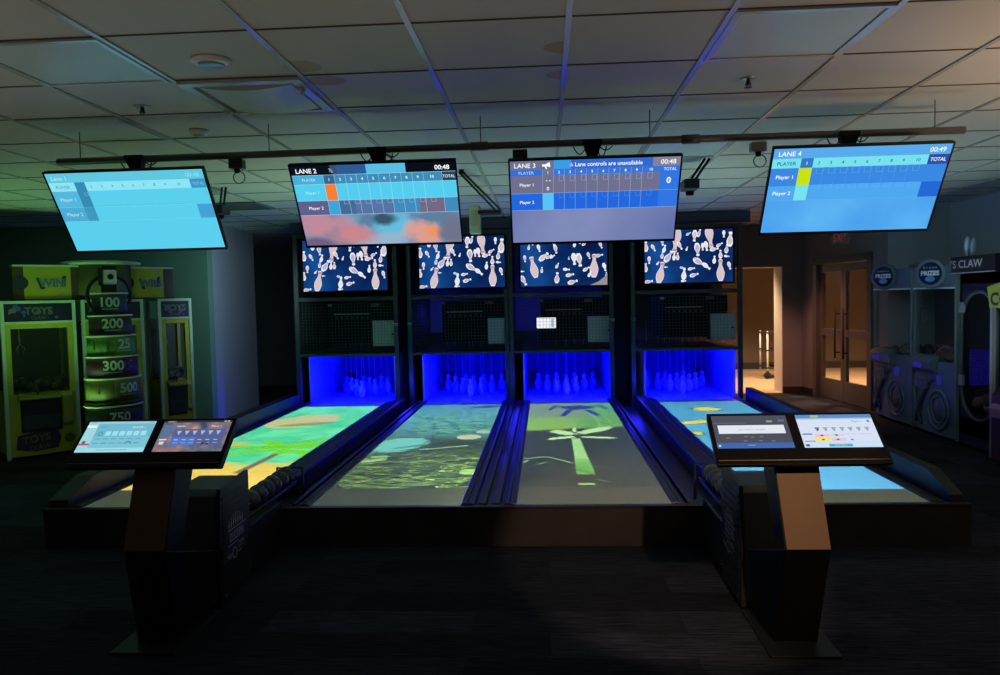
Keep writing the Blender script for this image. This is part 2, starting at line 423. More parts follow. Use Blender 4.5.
# junction boxes with hanging cable loops
for x, lab in ((-1.796, 'small black sensor box hanging under the pipe between the two left monitors'),
               (-0.124, 'small black sensor box under the pipe above the left corner of the lane 3 monitor'),
               (1.227, 'small pale grey sensor box hanging under the pipe left of the lane 4 monitor')):
    pale = x > 1
    t = thing('hanging_sensor_box', (x, PY, PZ - 0.10), lab, 'sensor box')
    bm_ = grey_p if pale else black
    MB().box(x - .042, x + .042, PY - .03, PY + .03, PZ - .085, PZ - .03, bm_).build('box', t, bevel=.004)
    MB().lathe([(.014, 0), (.018, .03)], (x, PY - .005, PZ - .11), blackm, 12).build('lens', t)
    m = MB(); m.tube([(x + .01 + .035 * math.sin(a), PY, PZ - .10 - .035 * (1 - math.cos(a))) for a in [k * PI / 8 - PI / 2 for k in range(0, 17)]][0:17], .003, blackm, 6); m.build('cable', t)

def pin_shape(n=14):
    pr = [(0, .50), (.045, .49), (.065, .45), (.06, .38), (.042, .30), (.05, .20), (.095, .02), (.12, -.12), (.11, -.28), (.07, -.45), (.05, -.5)]
    return [(-x, y) for x, y in pr[::-1] if x > 0] + pr
PSH = pin_shape()

class Face:
    """a flat rectangle in space addressed by u (right) and v (down), 0..1"""
    def __init__(s, mb, tl, r, d, n, w, h):
        s.mb = mb; s.tl = Vector(tl); s.r = Vector(r).normalized(); s.d = Vector(d).normalized(); s.n = Vector(n).normalized(); s.w = w; s.h = h
    def p(s, u, v, l=0): return s.tl + s.r * (u * s.w) + s.d * (v * s.h) + s.n * (0.0006 * l)
    def R(s, u0, v0, u1, v1, m, l=1): s.mb.add([s.p(u0, v0, l), s.p(u0, v1, l), s.p(u1, v1, l), s.p(u1, v0, l)], [(0, 1, 2, 3)], m)
    def O(s, u0, v0, u1, v1, m, l=2, tu=.0018, tv=.003):
        s.R(u0, v0, u1, v0 + tv, m, l); s.R(u0, v1 - tv, u1, v1, m, l); s.R(u0, v0, u0 + tu, v1, m, l); s.R(u1 - tu, v0, u1, v1, m, l)
    def T(s, t, u, v, hv, m, align='c', l=3, bold=0.0, sx=1.0):
        a = s.p(u, v, l); s.mb.text(t, lambda x, y: a + s.r * x - s.d * y, hv * s.h * .86, m, align, bold, sx)
    def G(s, pts, m, l=2): s.mb.add([s.p(u, v, l) for u, v in pts], [tuple(range(len(pts)))[::-1]], m)

TVW, TVT = 0.956, 0.59
def clouds():
    m = bpy.data.materials.new('lane_2_clouds'); m.use_nodes = True; nt = m.node_tree; nt.nodes.clear()
    e = nt.nodes.new('ShaderNodeEmission'); o = nt.nodes.new('ShaderNodeOutputMaterial'); nt.links.new(e.outputs[0], o.inputs[0])
    tc = nt.nodes.new('ShaderNodeTexCoord'); sp = nt.nodes.new('ShaderNodeSeparateXYZ'); nt.links.new(tc.outputs['Object'], sp.inputs[0])
    nz = nt.nodes.new('ShaderNodeTexNoise'); nz.inputs['Scale'].default_value = 9; nz.inputs['Detail'].default_value = 4; nt.links.new(tc.outputs['Object'], nz.inputs['Vector'])
    Ex.nt = nt; X, Z, n = Ex(sp.outputs[0]), Ex(sp.outputs[2]), Ex(nz.outputs['Fac'])
    def b(cx, cz, rx, rz, s=1.2, na=1.6):
        u = (X - cx) * (1 / rx); v = (Z - cz) * (1 / rz)
        return clamp((1.0 - (u * u + v * v) + (n - .5) * na) * s)
    c = mixc(clamp((n - .4) * 4.0), (92, 128, 160), (128, 160, 190))
    c = mixc(b(.06, -.34, .16, .10), c, (100, 190, 220)); c = mixc(b(.02, -.30, .10, .04), c, (60, 84, 110)); c = mixc(b(0, -.42, .24, .06), c, (150, 180, 205))
    c = mixc(b(-.36, -.31, .19, .10), c, (190, 138, 156)); c = mixc(b(-.20, -.38, .20, .07), c, (202, 134, 142)); c = mixc(b(-.40, -.43, .14, .05), c, (110, 96, 130))
    c = mixc(b(.24, -.38, .13, .09), c, (220, 158, 146)); c = mixc(b(.30, -.37, .06, .04), c, (236, 150, 104)); c = mixc(b(.42, -.36, .09, .12), c, (110, 116, 140))
    c = mixc(b(-.30, -.20, .20, .06), c, (120, 104, 140))
    nt.links.new(c, e.inputs['Color'])
    return m
def monitor(xc, topy, topz, lane):
    t = thing('hanging_monitor', (xc, topy, topz), {1: 'leftmost hanging monitor, washed-out light cyan score screen reading Lane 1',
        2: 'hanging monitor reading LANE 2 with pink and blue clouds and an orange score box',
        3: 'hanging monitor with a grey score screen reading LANE 3 and Lane controls are unavailable',
        4: 'rightmost hanging monitor, blue score screen reading LANE 4 with a yellow-green score box'}[lane], 'monitor')
    d = Vector((0, math.sin(TVT), -math.cos(TVT))); n = Vector((0, -math.cos(TVT), -math.sin(TVT))); H = TVW * 9 / 16
    tl = Vector((xc - TVW / 2, topy, topz))
    def P(u, v, k): return tl + Vector((u, 0, 0)) + d * v + n * k
    hm = MB(); hm.hexa([P(0, 0, -.001), P(TVW, 0, -.001), P(TVW, H, -.001), P(0, H, -.001)], [P(0.004, .004, -.03), P(TVW - .004, .004, -.03), P(TVW - .004, H - .004, -.03), P(.004, H - .004, -.03)], bezel)
    hm.hexa([P(.2, .12, -.03), P(TVW - .2, .12, -.03), P(TVW - .2, H - .12, -.03), P(.2, H - .12, -.03)], [P(.24, .16, -.06), P(TVW - .24, .16, -.06), P(TVW - .24, H - .16, -.06), P(.24, H - .16, -.06)], bezel)
    bz = .009
    for a in ((0, 0, TVW, bz), (0, H - .014, TVW, H), (0, bz, bz, H - .014), (TVW - bz, bz, TVW, H - .014)):
        hm.hexa([P(a[0], a[1], -.001), P(a[2], a[1], -.001), P(a[2], a[3], -.001), P(a[0], a[3], -.001)], [P(a[0], a[1], .004), P(a[2], a[1], .004), P(a[2], a[3], .004), P(a[0], a[3], .004)], bezel)
    hm.build('housing', t)
    br = MB()
    c = P(TVW / 2, .10, -.06)
    br.hexa([P(TVW / 2 - .10, .13, -.055), P(TVW / 2 + .10, .13, -.055), P(TVW / 2 + .10, .33, -.055), P(TVW / 2 - .10, .33, -.055)], [P(TVW / 2 - .10, .13, -.07), P(TVW / 2 + .10, .13, -.07), P(TVW / 2 + .10, .33, -.07), P(TVW / 2 - .10, .33, -.07)], blackm)
    br.hexa([(xc - .055, PY - .03, PZ - .015), (xc + .055, PY - .03, PZ - .015), (xc + .055, PY + .03, PZ - .015), (xc - .055, PY + .03, PZ - .015)], [(xc - .055, PY - .03, PZ + .012), (xc + .055, PY - .03, PZ + .012), (xc + .055, PY + .03, PZ + .012), (xc - .055, PY + .03, PZ + .012)], blackm)
    br.hexa([(xc - .05, PY - .03, PZ - .015), (xc + .05, PY - .03, PZ - .015), (xc + .05, PY + .03, PZ - .015), (xc - .05, PY + .03, PZ - .015)],
            [(xc - .025, PY, PZ - .09), (xc + .025, PY, PZ - .09), (xc + .025, PY + .04, PZ - .09), (xc - .025, PY + .04, PZ - .09)], blackm)
    br.tube([(xc, PY + .02, PZ - .05), (xc, PY + .02, PZ - .2), P(TVW / 2, .22, -.065)], .018, blackm, 8)
    br.build('mount_bracket', t)
    cb = MB()
    for q in range(3):
        sgn = (-1, 1, 1)[q]; w = (.10, .07, .12)[q]; dz = (.07, .09, .05)[q]
        cb.tube([(xc + sgn * (.02 + w * s), PY + .03, PZ + .01 - dz * math.sin(PI * s)) for s in [i / 8 for i in range(9)]], .0035, blackm, 6)
    cb.build('power_cable', t)
    sm = MB(); f = Face(sm, P(bz, bz, 0), (1, 0, 0), d, n, TVW - 2 * bz, H - bz - .014)
    tx = lambda r, g, b: emi(r, g, b, 1.0, True)
    W = tx(245, 252, 255)
    r0, r1, r2, r3 = .115, .225, .425, .605
    if lane == 1:
        f.R(0, 0, 1, 1, emi(90, 208, 238), 0)
        f.R(0, 0, 1, r0, emi(96, 200, 224)); f.R(0, r0, .90, r1, emi(140, 228, 244)); f.R(.90, r0, 1, r1, tx(62, 150, 196), 2)
        f.R(.165, r0, .232, r2, tx(54, 138, 180), 2); f.R(.165, r2, .232, r3, tx(64, 152, 192), 2); f.R(.90, r2, 1, r3, tx(70, 162, 212), 2)
        f.R(0, r1, .165, r2, tx(84, 184, 222)); f.R(0, r2, .165, r3, tx(76, 172, 214))
        for v in (r2, r3): f.R(0, v, 1, v + .004, tx(120, 220, 240), 2)
        f.T('Lane 1', .03, .062, .06, tx(190, 240, 250), 'l'); f.T('00:48', .97, .062, .06, tx(150, 225, 240), 'r')
        f.T('PLAYER', .085, .17, .042, tx(50, 130, 160)); f.T('TOTAL', .95, .17, .042, tx(130, 205, 230), sx=.85)
        f.T('Player 1', .085, .325, .05, tx(190, 240, 252)); f.T('Player 2', .09, .515, .05, tx(190, 240, 252))
        for i in range(10): f.T(str(i + 1), .199 + .0675 * i + (.02 if i == 9 else 0), .17, .04, tx(48, 140, 170))
        for i in range(1, 10): f.R(.232 + .0675 * (i - 1), r2 - .012, .29 + .0675 * (i - 1), r2 - .008, tx(72, 180, 210), 2)
        f.O(.205, .245, .228, .285, tx(120, 200, 230), 3)
    if lane == 4:
        f.R(0, 0, 1, 1, emi_blend('lane_4_picture', [(.3, (64, 150, 232)), (.7, (96, 184, 246))], 2.2, (1, 1, 1), 3), 0)
        f.R(0, 0, 1, r0, emi(88, 170, 236)); f.R(0, r0, .885, r1, emi(120, 226, 236)); f.R(.885, r0, 1, r1, tx(40, 78, 160), 2)
        f.R(.165, r0, .235, r1, tx(50, 120, 200), 2); f.R(.16, r1, .235, r2, emi(200, 226, 20), 2); f.R(.16, r2, .235, r3, emi(120, 226, 240), 2)
        f.R(0, r1, 1, r2, emi(58, 136, 226)); f.R(.885, r2, 1, r3, tx(34, 104, 214), 2); f.R(0, r2, .885, r3, emi(80, 168, 240))
        f.R(0, r2, .16, r2 + .004, tx(40, 110, 200), 2); f.R(0, r3, 1, r3 + .003, tx(96, 190, 246), 2)
        f.T('LANE 4', .03, .06, .062, W, 'l', bold=.012); f.T('00:49', .97, .06, .062, W, 'r', bold=.012)
        f.T('PLAYER', .085, .17, .05, tx(30, 96, 150), bold=.01); f.T('TOTAL', .942, .17, .05, W, bold=.01, sx=.85)
        f.T('Player 1', .085, .325, .05, W, bold=.012); f.T('Player 2', .085, .515, .05, W, bold=.012)
        for i in range(10):
            f.T(str(i + 1), .20 + .0685 * i + (.015 if i == 9 else 0), .17, .042, tx(30, 90, 140) if i else W, bold=.01)
            if i:
                u = .235 + .0685 * (i - 1)
                f.O(u + .028, r1, u + .066, r1 + .07, tx(104, 180, 244), 2); f.O(u + .028, r2, u + .066, r2 + .045, tx(104, 190, 248), 2)
                f.R(u, r1, u + .0014, r2, tx(84, 160, 236), 2)
    if lane == 2:
        f.R(0, 0, 1, 1, clouds(), 0)
        f.R(0, 0, .30, r0, emi(10, 16, 30)); f.R(.28, 0, .46, r0, emi(44, 92, 150), 2); f.R(.46, 0, .70, r0, emi(90, 190, 228), 2); f.R(.70, 0, 1, r0, emi(10, 14, 26), 2)
        f.G([(.24, 0), (.28, 0), (.28, r0), (.255, r0)], tx(60, 80, 110), 3)
        f.R(0, r0, .19, r1, emi(70, 176, 218)); f.R(.19, r0, .915, r1, emi(60, 142, 186)); f.R(.915, r0, 1, r1, tx(30, 70, 100), 2); f.R(.19, r0, .258, r1, tx(52, 104, 146), 2)
        f.R(0, r1, 1, r2, emi(84, 206, 238)); f.R(.19, r1, .258, r2, emi(246, 128, 54), 2); f.R(.19, r2, .258, r3, emi(60, 166, 216), 2)
        f.R(0, r2, .19, r3, emi(96, 96, 140)); f.R(.258, r2, .36, r3, tx(70, 106, 150)); f.R(.36, r2, .60, r3, tx(86, 116, 164)); f.R(.60, r2, .76, r3, tx(64, 140, 190)); f.R(.76, r2, .915, r3, tx(116, 104, 132)); f.R(.915, r2, 1, r3, tx(64, 140, 190))
        L = tx(176, 222, 240)
        for v in (r0, r1, r2, r3): f.R(0, v - .002, 1, v + .002, L, 3)
        for i in range(10):
            u = .19 + .068 * i if i < 10 else 1
            f.R(u, r0, u + .0018, r3, L, 3)
            if i: f.O(u + .034, r2, u + .064, r2 + .05, tx(160, 200, 224), 3)
            f.T(str(i + 1), u + .034 + (.02 if i == 9 else 0), .17, .038, W, bold=.012)
        f.R(.915, r0, .9168, r3, L, 3)
        f.T('LANE 2', .03, .062, .062, W, 'l', bold=.02, l=4); f.T('00:48', .965, .062, .062, W, 'r', bold=.02, l=4)
        f.T('PLAYER', .10, .17, .038, tx(200, 236, 248)); f.T('TOTAL', .957, .17, .042, W, sx=.85)
        f.T('Player 1', .105, .325, .042, tx(190, 240, 252)); f.T('Player 2', .11, .515, .044, W, bold=.01)
        for q in range(3):
            f.G([(.235 + .012 * math.cos(a) * (q + 1) * .6, .09 - .03 * math.sin(a) * (q + 1) * .6) for a in [k * PI / 16 for k in range(9)]] + [(.235 + .0095 * math.cos(a) * (q + 1) * .6, .09 - .024 * math.sin(a) * (q + 1) * .6) for a in [k * PI / 16 for k in range(8, -1, -1)]], tx(150, 180, 210), 4)
    if lane == 3:
        f.R(0, 0, 1, 1, emi_blend('lane_3_picture', [(.3, (96, 112, 166)), (.7, (132, 142, 188))], 1.6, (1, 1, 1), 1), 0)
        s0, s1, s2, s3 = .105, .175, .385, .59
        f.R(0, 0, .26, s0, emi(108, 112, 140)); f.R(.26, 0, .36, s0, emi(56, 158, 230)); f.R(.36, 0, .84, s0, emi(50, 104, 206)); f.R(.84, 0, 1, s0, emi(130, 130, 150))
        f.R(0, s0, .19, s1, emi(50, 112, 214)); f.R(.19, s0, .255, s1, emi(110, 116, 150)); f.R(.255, s0, .885, s1, emi(56, 118, 214))
        f.R(0, s1, .885, s2, emi(112, 112, 142)); f.R(.885, s0, 1, s3, emi(50, 118, 226)); f.R(0, s2, .885, s3, emi(34, 104, 220)); f.R(.19, s2, .255, s3, emi(86, 196, 246), 2)
        L = tx(150, 178, 226)
        for v in (s2, s3): f.R(0, v - .002, 1, v + .002, L, 3)
        for i in range(10):
            u = .19 + .0655 * i; f.R(u, s0, u + .0018, s3, L, 3)
            if i:
                f.O(u + .034, s1, u + .062, s1 + .07, L, 3); f.O(u + .034, s2, u + .062, s2 + .06, tx(90, 150, 236), 3)
            f.T(str(i + 1), u + .034 + (.02 if i == 9 else 0), .14, .036, W, bold=.012)
        f.T('LANE 3', .025, .055, .062, W, 'l', bold=.012); f.T('00:48', .975, .055, .062, W, 'r', bold=.012)
        f.T('PLAYER', .095, .14, .042, tx(190, 216, 246)); f.T('TOTAL', .943, .14, .042, W, sx=.85)
        f.T('Player 1', .095, .28, .042, W, bold=.01); f.T('Player 2', .095, .49, .042, W, bold=.01)
        f.T('- -', .225, .23, .05, W, bold=.02); f.T('0', .223, .33, .05, W, bold=.012); f.T('0', .94, .27, .08, W, bold=.03)
        f.T('Lane controls are unavailable', .385, .055, .056, W, 'l', bold=.012, sx=.92)
        f.G([(.352, .078), (.376, .078), (.364, .03)][::-1], tx(190, 170, 220), 3)
        f.G([(.205, .05), (.235, .02), (.24, .08), (.205, .065)], W, 3); f.G([(.19, .045), (.21, .045), (.21, .07), (.19, .07)], W, 3); f.G([(.205, .07), (.215, .07), (.22, .1), (.212, .1)], W, 3)
    sm.build('screen', t)
for l, (x, y, z) in {1: (-2.412, 4.345, 2.340), 2: (-0.955, 4.32, 2.333), 3: (0.292, 4.30, 2.317), 4: (1.728, 4.29, 2.336)}.items(): monitor(x, y, z, l)

# ================================================================== LANES
LC = [-2.553, -1.038, 0.285, 1.852]; HW = 0.486; LZ = 0.25; YF, YB = 4.745, 9.47
names = ['leftmost bowling lane, its surface showing a bright green beach picture', 'second bowling lane from the left, showing a dark pond picture', 'third bowling lane from the left, mostly grey with a green palm picture', 'rightmost bowling lane, showing plain light blue water with yellow fish']
t = thing('step_fascia', (-0.38, YF, 0), 'long low black front board of the step below all four bowling lanes', 'step')
MB().box(-3.265, 2.55, YF, YF + .05, 0, LZ - .005, mat('black_laminate_scuffed', (0.030, 0.028, 0.027), .5, noise=.5, nscale=6)).build('front_fascia', t, bevel=.004)
o = MB().box(-3.265, 2.55, YF + .052, 11.9, 0, 0.118, blackm).build('lane_platform', org=(-.38, 8, 0)); tag(o, 'low black base platform under the four bowling lanes and pin cages', 'platform')
MB().box(-3.27, 2.555, YF - .004, YF + .05, LZ - .008, LZ + .004, mat('edge_trim', (0.05, 0.05, 0.05), .3, .5)).build('edge_trim', t)
rail_h = [(.08, 0)]
for i, xc in enumerate(LC):
    t = thing('bowling_lane', (xc, YF + .05, .12), names[i], 'bowling lane')
    MB().box(xc - HW, xc + HW, YF + .05, YB + .35, .12, LZ, lane_m).build('lane_bed', t)
    for s in (-1, 1):
        outer = (i == 0 and s == -1) or (i == 3 and s == 1)
        a = xc + s * HW; b = a + s * .085
        m = MB(); prof = [(a, .12), (a, LZ + .008), (a + s * .02, LZ + .014), (b - s * .02, LZ + .014), (b, LZ + .004), (b, .12)]
        if s < 0: prof = prof[::-1]
        m.prism_y(prof, YF + .05, YB + .35, rail_m)
        m.build('side_rail', t, bevel=.004)
    # low capping with fine highlight ridges
    m = MB()
    for s in (-1, 1):
        x = xc + s * (HW + .043); m.tube([(x, YF + .055, LZ + .014), (x, YB + .3, LZ + .014)], .004, rail_m, 8)
    m.build('rail_cap', t)
# outer guard walls
for x0, x1, lab in ((-3.26, -3.13, 'long black outer guard rail along the left side of the leftmost lane'), (2.45, 2.53, 'long dark outer guard rail along the right side of the rightmost lane')):
    m = MB(); top = .40
    m.prism_x([(YF + .055, .12), (YF + .055, .30), (YF + .35, top), (9.6, top), (9.6, .12)], x0, x1, mat('guard_panel', (.025, .028, .032), .5, spec=.3))
    o = m.build('guard_rail', org=((x0 + x1) / 2, 7, .12), bevel=.006); tag(o, lab, 'guard rail')
# channels between the lanes
def xa_left(a): return a < 0
for (a, b, lab) in ((LC[0] + HW + .086, LC[1] - HW - .086, 'black ball return track between the two left lanes'),
                    (LC[1] + HW + .086, LC[2] - HW - .086, 'narrow ridged black divider between the two middle lanes'),
                    (LC[2] + HW + .086, LC[3] - HW - .086, 'black ball return track between the two right lanes')):
    t = thing('lane_divider', ((a + b) / 2, YF + .05, .12), lab, 'lane divider')
    m = MB()
    if b - a > .3:
        m.box(a + .002, b - .002, YF + .052, 9.8, .12, .15, rail_m); m.build('trough', t)
        for s, x in ((1, a + .02), (-1, b - .02)):
            MB().box(x - .012, x + .012, YF + .052, 9.8, .15, .27, rail_m).build('trough_side', t, bevel=.003)
        m = MB(); c0 = a + .035 if xa_left(a) else b - .165; m.box(c0, c0 + .13, 5.45, 9.8, .15, .30, black); m.build('track_cover', t, bevel=.02)
    else:
        m.box(a + .002, b - .002, YF + .052, 9.8, .12, .235, rail_m); m.build('cap_panel', t)
        for k in range(2):
            x = a + (b - a) * (k + .5) / 2
            MB().box(x - .028, x + .028, YF + .06, 9.75, .236, .262, rail_m).build('ridge', t, bevel=.008)

# ================================================================== BALL RETURNS
ballm = [mat('ball_dark_%s' % n, c, .25, spec=.6, noise=.4, nscale=14) for n, c in (('slate', (.05, .06, .075)), ('plum', (.055, .045, .07)), ('teal', (.045, .07, .075)))]
def ball_return(xc, s, lab):
    """s: +1 logo panel on the right, -1 on the left"""
    t = thing('ball_return', (xc, 4.15, 0), lab, 'ball return')
    x0, x1 = xc - .125, xc + .125
    sh = mat('cabinet_slate', (.06, .07, .075), .55)
    m = MB(); m.prism_x([(3.79, 0.012), (3.79, .33), (3.80, .575), (3.83, .605), (4.15, .605), (4.15, 0.012)], x0, x1, sh); m.build('cabinet', t, bevel=.006)
    px = x1 if s > 0 else x0
    m = MB(); m.prism_x([(3.76, .02), (3.76, .30), (3.80, .61), (4.17, .63), (4.17, .02)], min(px, px + s * .02), max(px, px + s * .02), black)
    n = Vector((s, 0, 0))
    # horizontal slats
    for k in range(14):
        z = .05 + k * .038
        m.box(min(px + s * .02, px + s * .024), max(px + s * .02, px + s * .024), 3.79 if z < .3 else 3.81, 4.15, z, z + .022, black)
    m.build('side_panel', t)
    lg = mat('logo_pale_line', (.62, .63, .68), .5)
    m = MB()
    f = Face(m, (px + s * .0262, 3.80 if s > 0 else 4.14, .57), (0, s, 0), (0, 0, -1), n, .34, .55)
    def ring(u, v, ru, rv, th=.8):
        K = 20
        for k in range(K):
            a0 = 2 * PI * k / K; a1 = 2 * PI * (k + 1) / K
            f.G([(u + ru * math.cos(a0), v + rv * math.sin(a0)), (u + ru * math.cos(a1), v + rv * math.sin(a1)), (u + ru * th * math.cos(a1), v + rv * th * math.sin(a1)), (u + ru * th * math.cos(a0), v + rv * th * math.sin(a0))], lg, 1)
    for k, hh in enumerate((.07, .10, .12, .13, .12, .10, .07)):
        u = .22 + k * .085; v = .34
        f.G([(u - .008, v), (u - .018, v - hh * .35), (u - .006, v - hh * .7), (u - .010, v - hh * .9), (u, v - hh), (u + .010, v - hh * .9), (u + .006, v - hh * .7), (u + .018, v - hh * .35), (u + .008, v)], lg, 1)
    f.R(.16, .355, .84, .365, lg, 1)
    f.T('DUCKPIN', .5, .43, .105, lg, bold=.0, sx=.62, l=1)
    f.R(.16, .50, .55, .508, lg, 1)
    f.T('CITY', .66, .55, .075, lg, sx=.7, l=1)
    ring(.40, .60, .09, .055)
    f.R(.12, .59, .28, .60, lg, 1); f.R(.16, .615, .27, .622, lg, 1); f.R(.52, .61, .66, .618, lg, 1)
    m.build('logo', t)
    m = MB()
    for y, z in ((3.80, .06), (4.14, .10), (4.155, .44)):
        m.lathe([(.004, 0), (.006, .003)], (0, 0, 0), steel, 10, M=Matrix.Translation((px + s * .027, y, z)) @ Matrix.Rotation(s * PI / 2, 4, 'Y'))
    m.build('screw', t)
    # rack of rails behind the cabinet
    m = MB()
    zr = .305
    for dx in (-.055, .055): m.tube([(xc + dx, 4.14, zr), (xc + dx, 5.24, zr)], .012, black, 8)
    m.build('rack_rail', t)
    m = MB(); m.tube([(xc - .08, 5.26, .16), (xc - .08, 5.26, .40), (xc + .10, 5.26, .40), (xc + .10, 5.26, .16)], .011, black, 8); m.build('end_bracket', t)
    m = MB()
    m.prism_x([(4.17, .12), (4.17, .30), (4.74, .30), (4.74, .02), (4.3, .02)], xc - .13, xc - .115, black); m.prism_x([(4.17, .12), (4.17, .30), (4.74, .30), (4.74, .02), (4.3, .02)], xc + .115, xc + .13, black)
    m.box(xc - .115, xc + .115, 4.17, 4.74, .24, .26, black); m.build('chute', t)
ball_return(-1.815, 1, 'black ball return cabinet with slatted logo side, between the two left lanes')
ball_return(1.08, -1, 'black ball return cabinet with slatted logo side, between the two right lanes')
def ball(c, k, lab, grp):
    m = MB(); m.sphere(c, .0635, ballm[k % 3], 24)
    o = m.build('bowling_ball', org=(c[0], c[1], c[2] - .0635)); tag(o, lab, 'bowling ball', grp)
zb = .305 + .012 + math.sqrt(max(.0635 ** 2 - (.055) ** 2, 0)) + .022
b0 = None
ordn = ['nearest', 'second nearest', 'third nearest', 'fourth nearest', 'fifth nearest', 'farthest']
for k in range(6): ball((-1.797, 4.50 + k * .129, zb), k, 'small dark bowling ball on the left ball return, %s of its row of six' % ordn[k], 'balls on the left return rack')
for k in range(5): ball((1.08, 4.58 + k * .129, zb), k + 1, 'small dark bowling ball on the right ball return, %s of its row of five' % (ordn[k] if k < 4 else 'farthest'), 'balls on the right return rack')

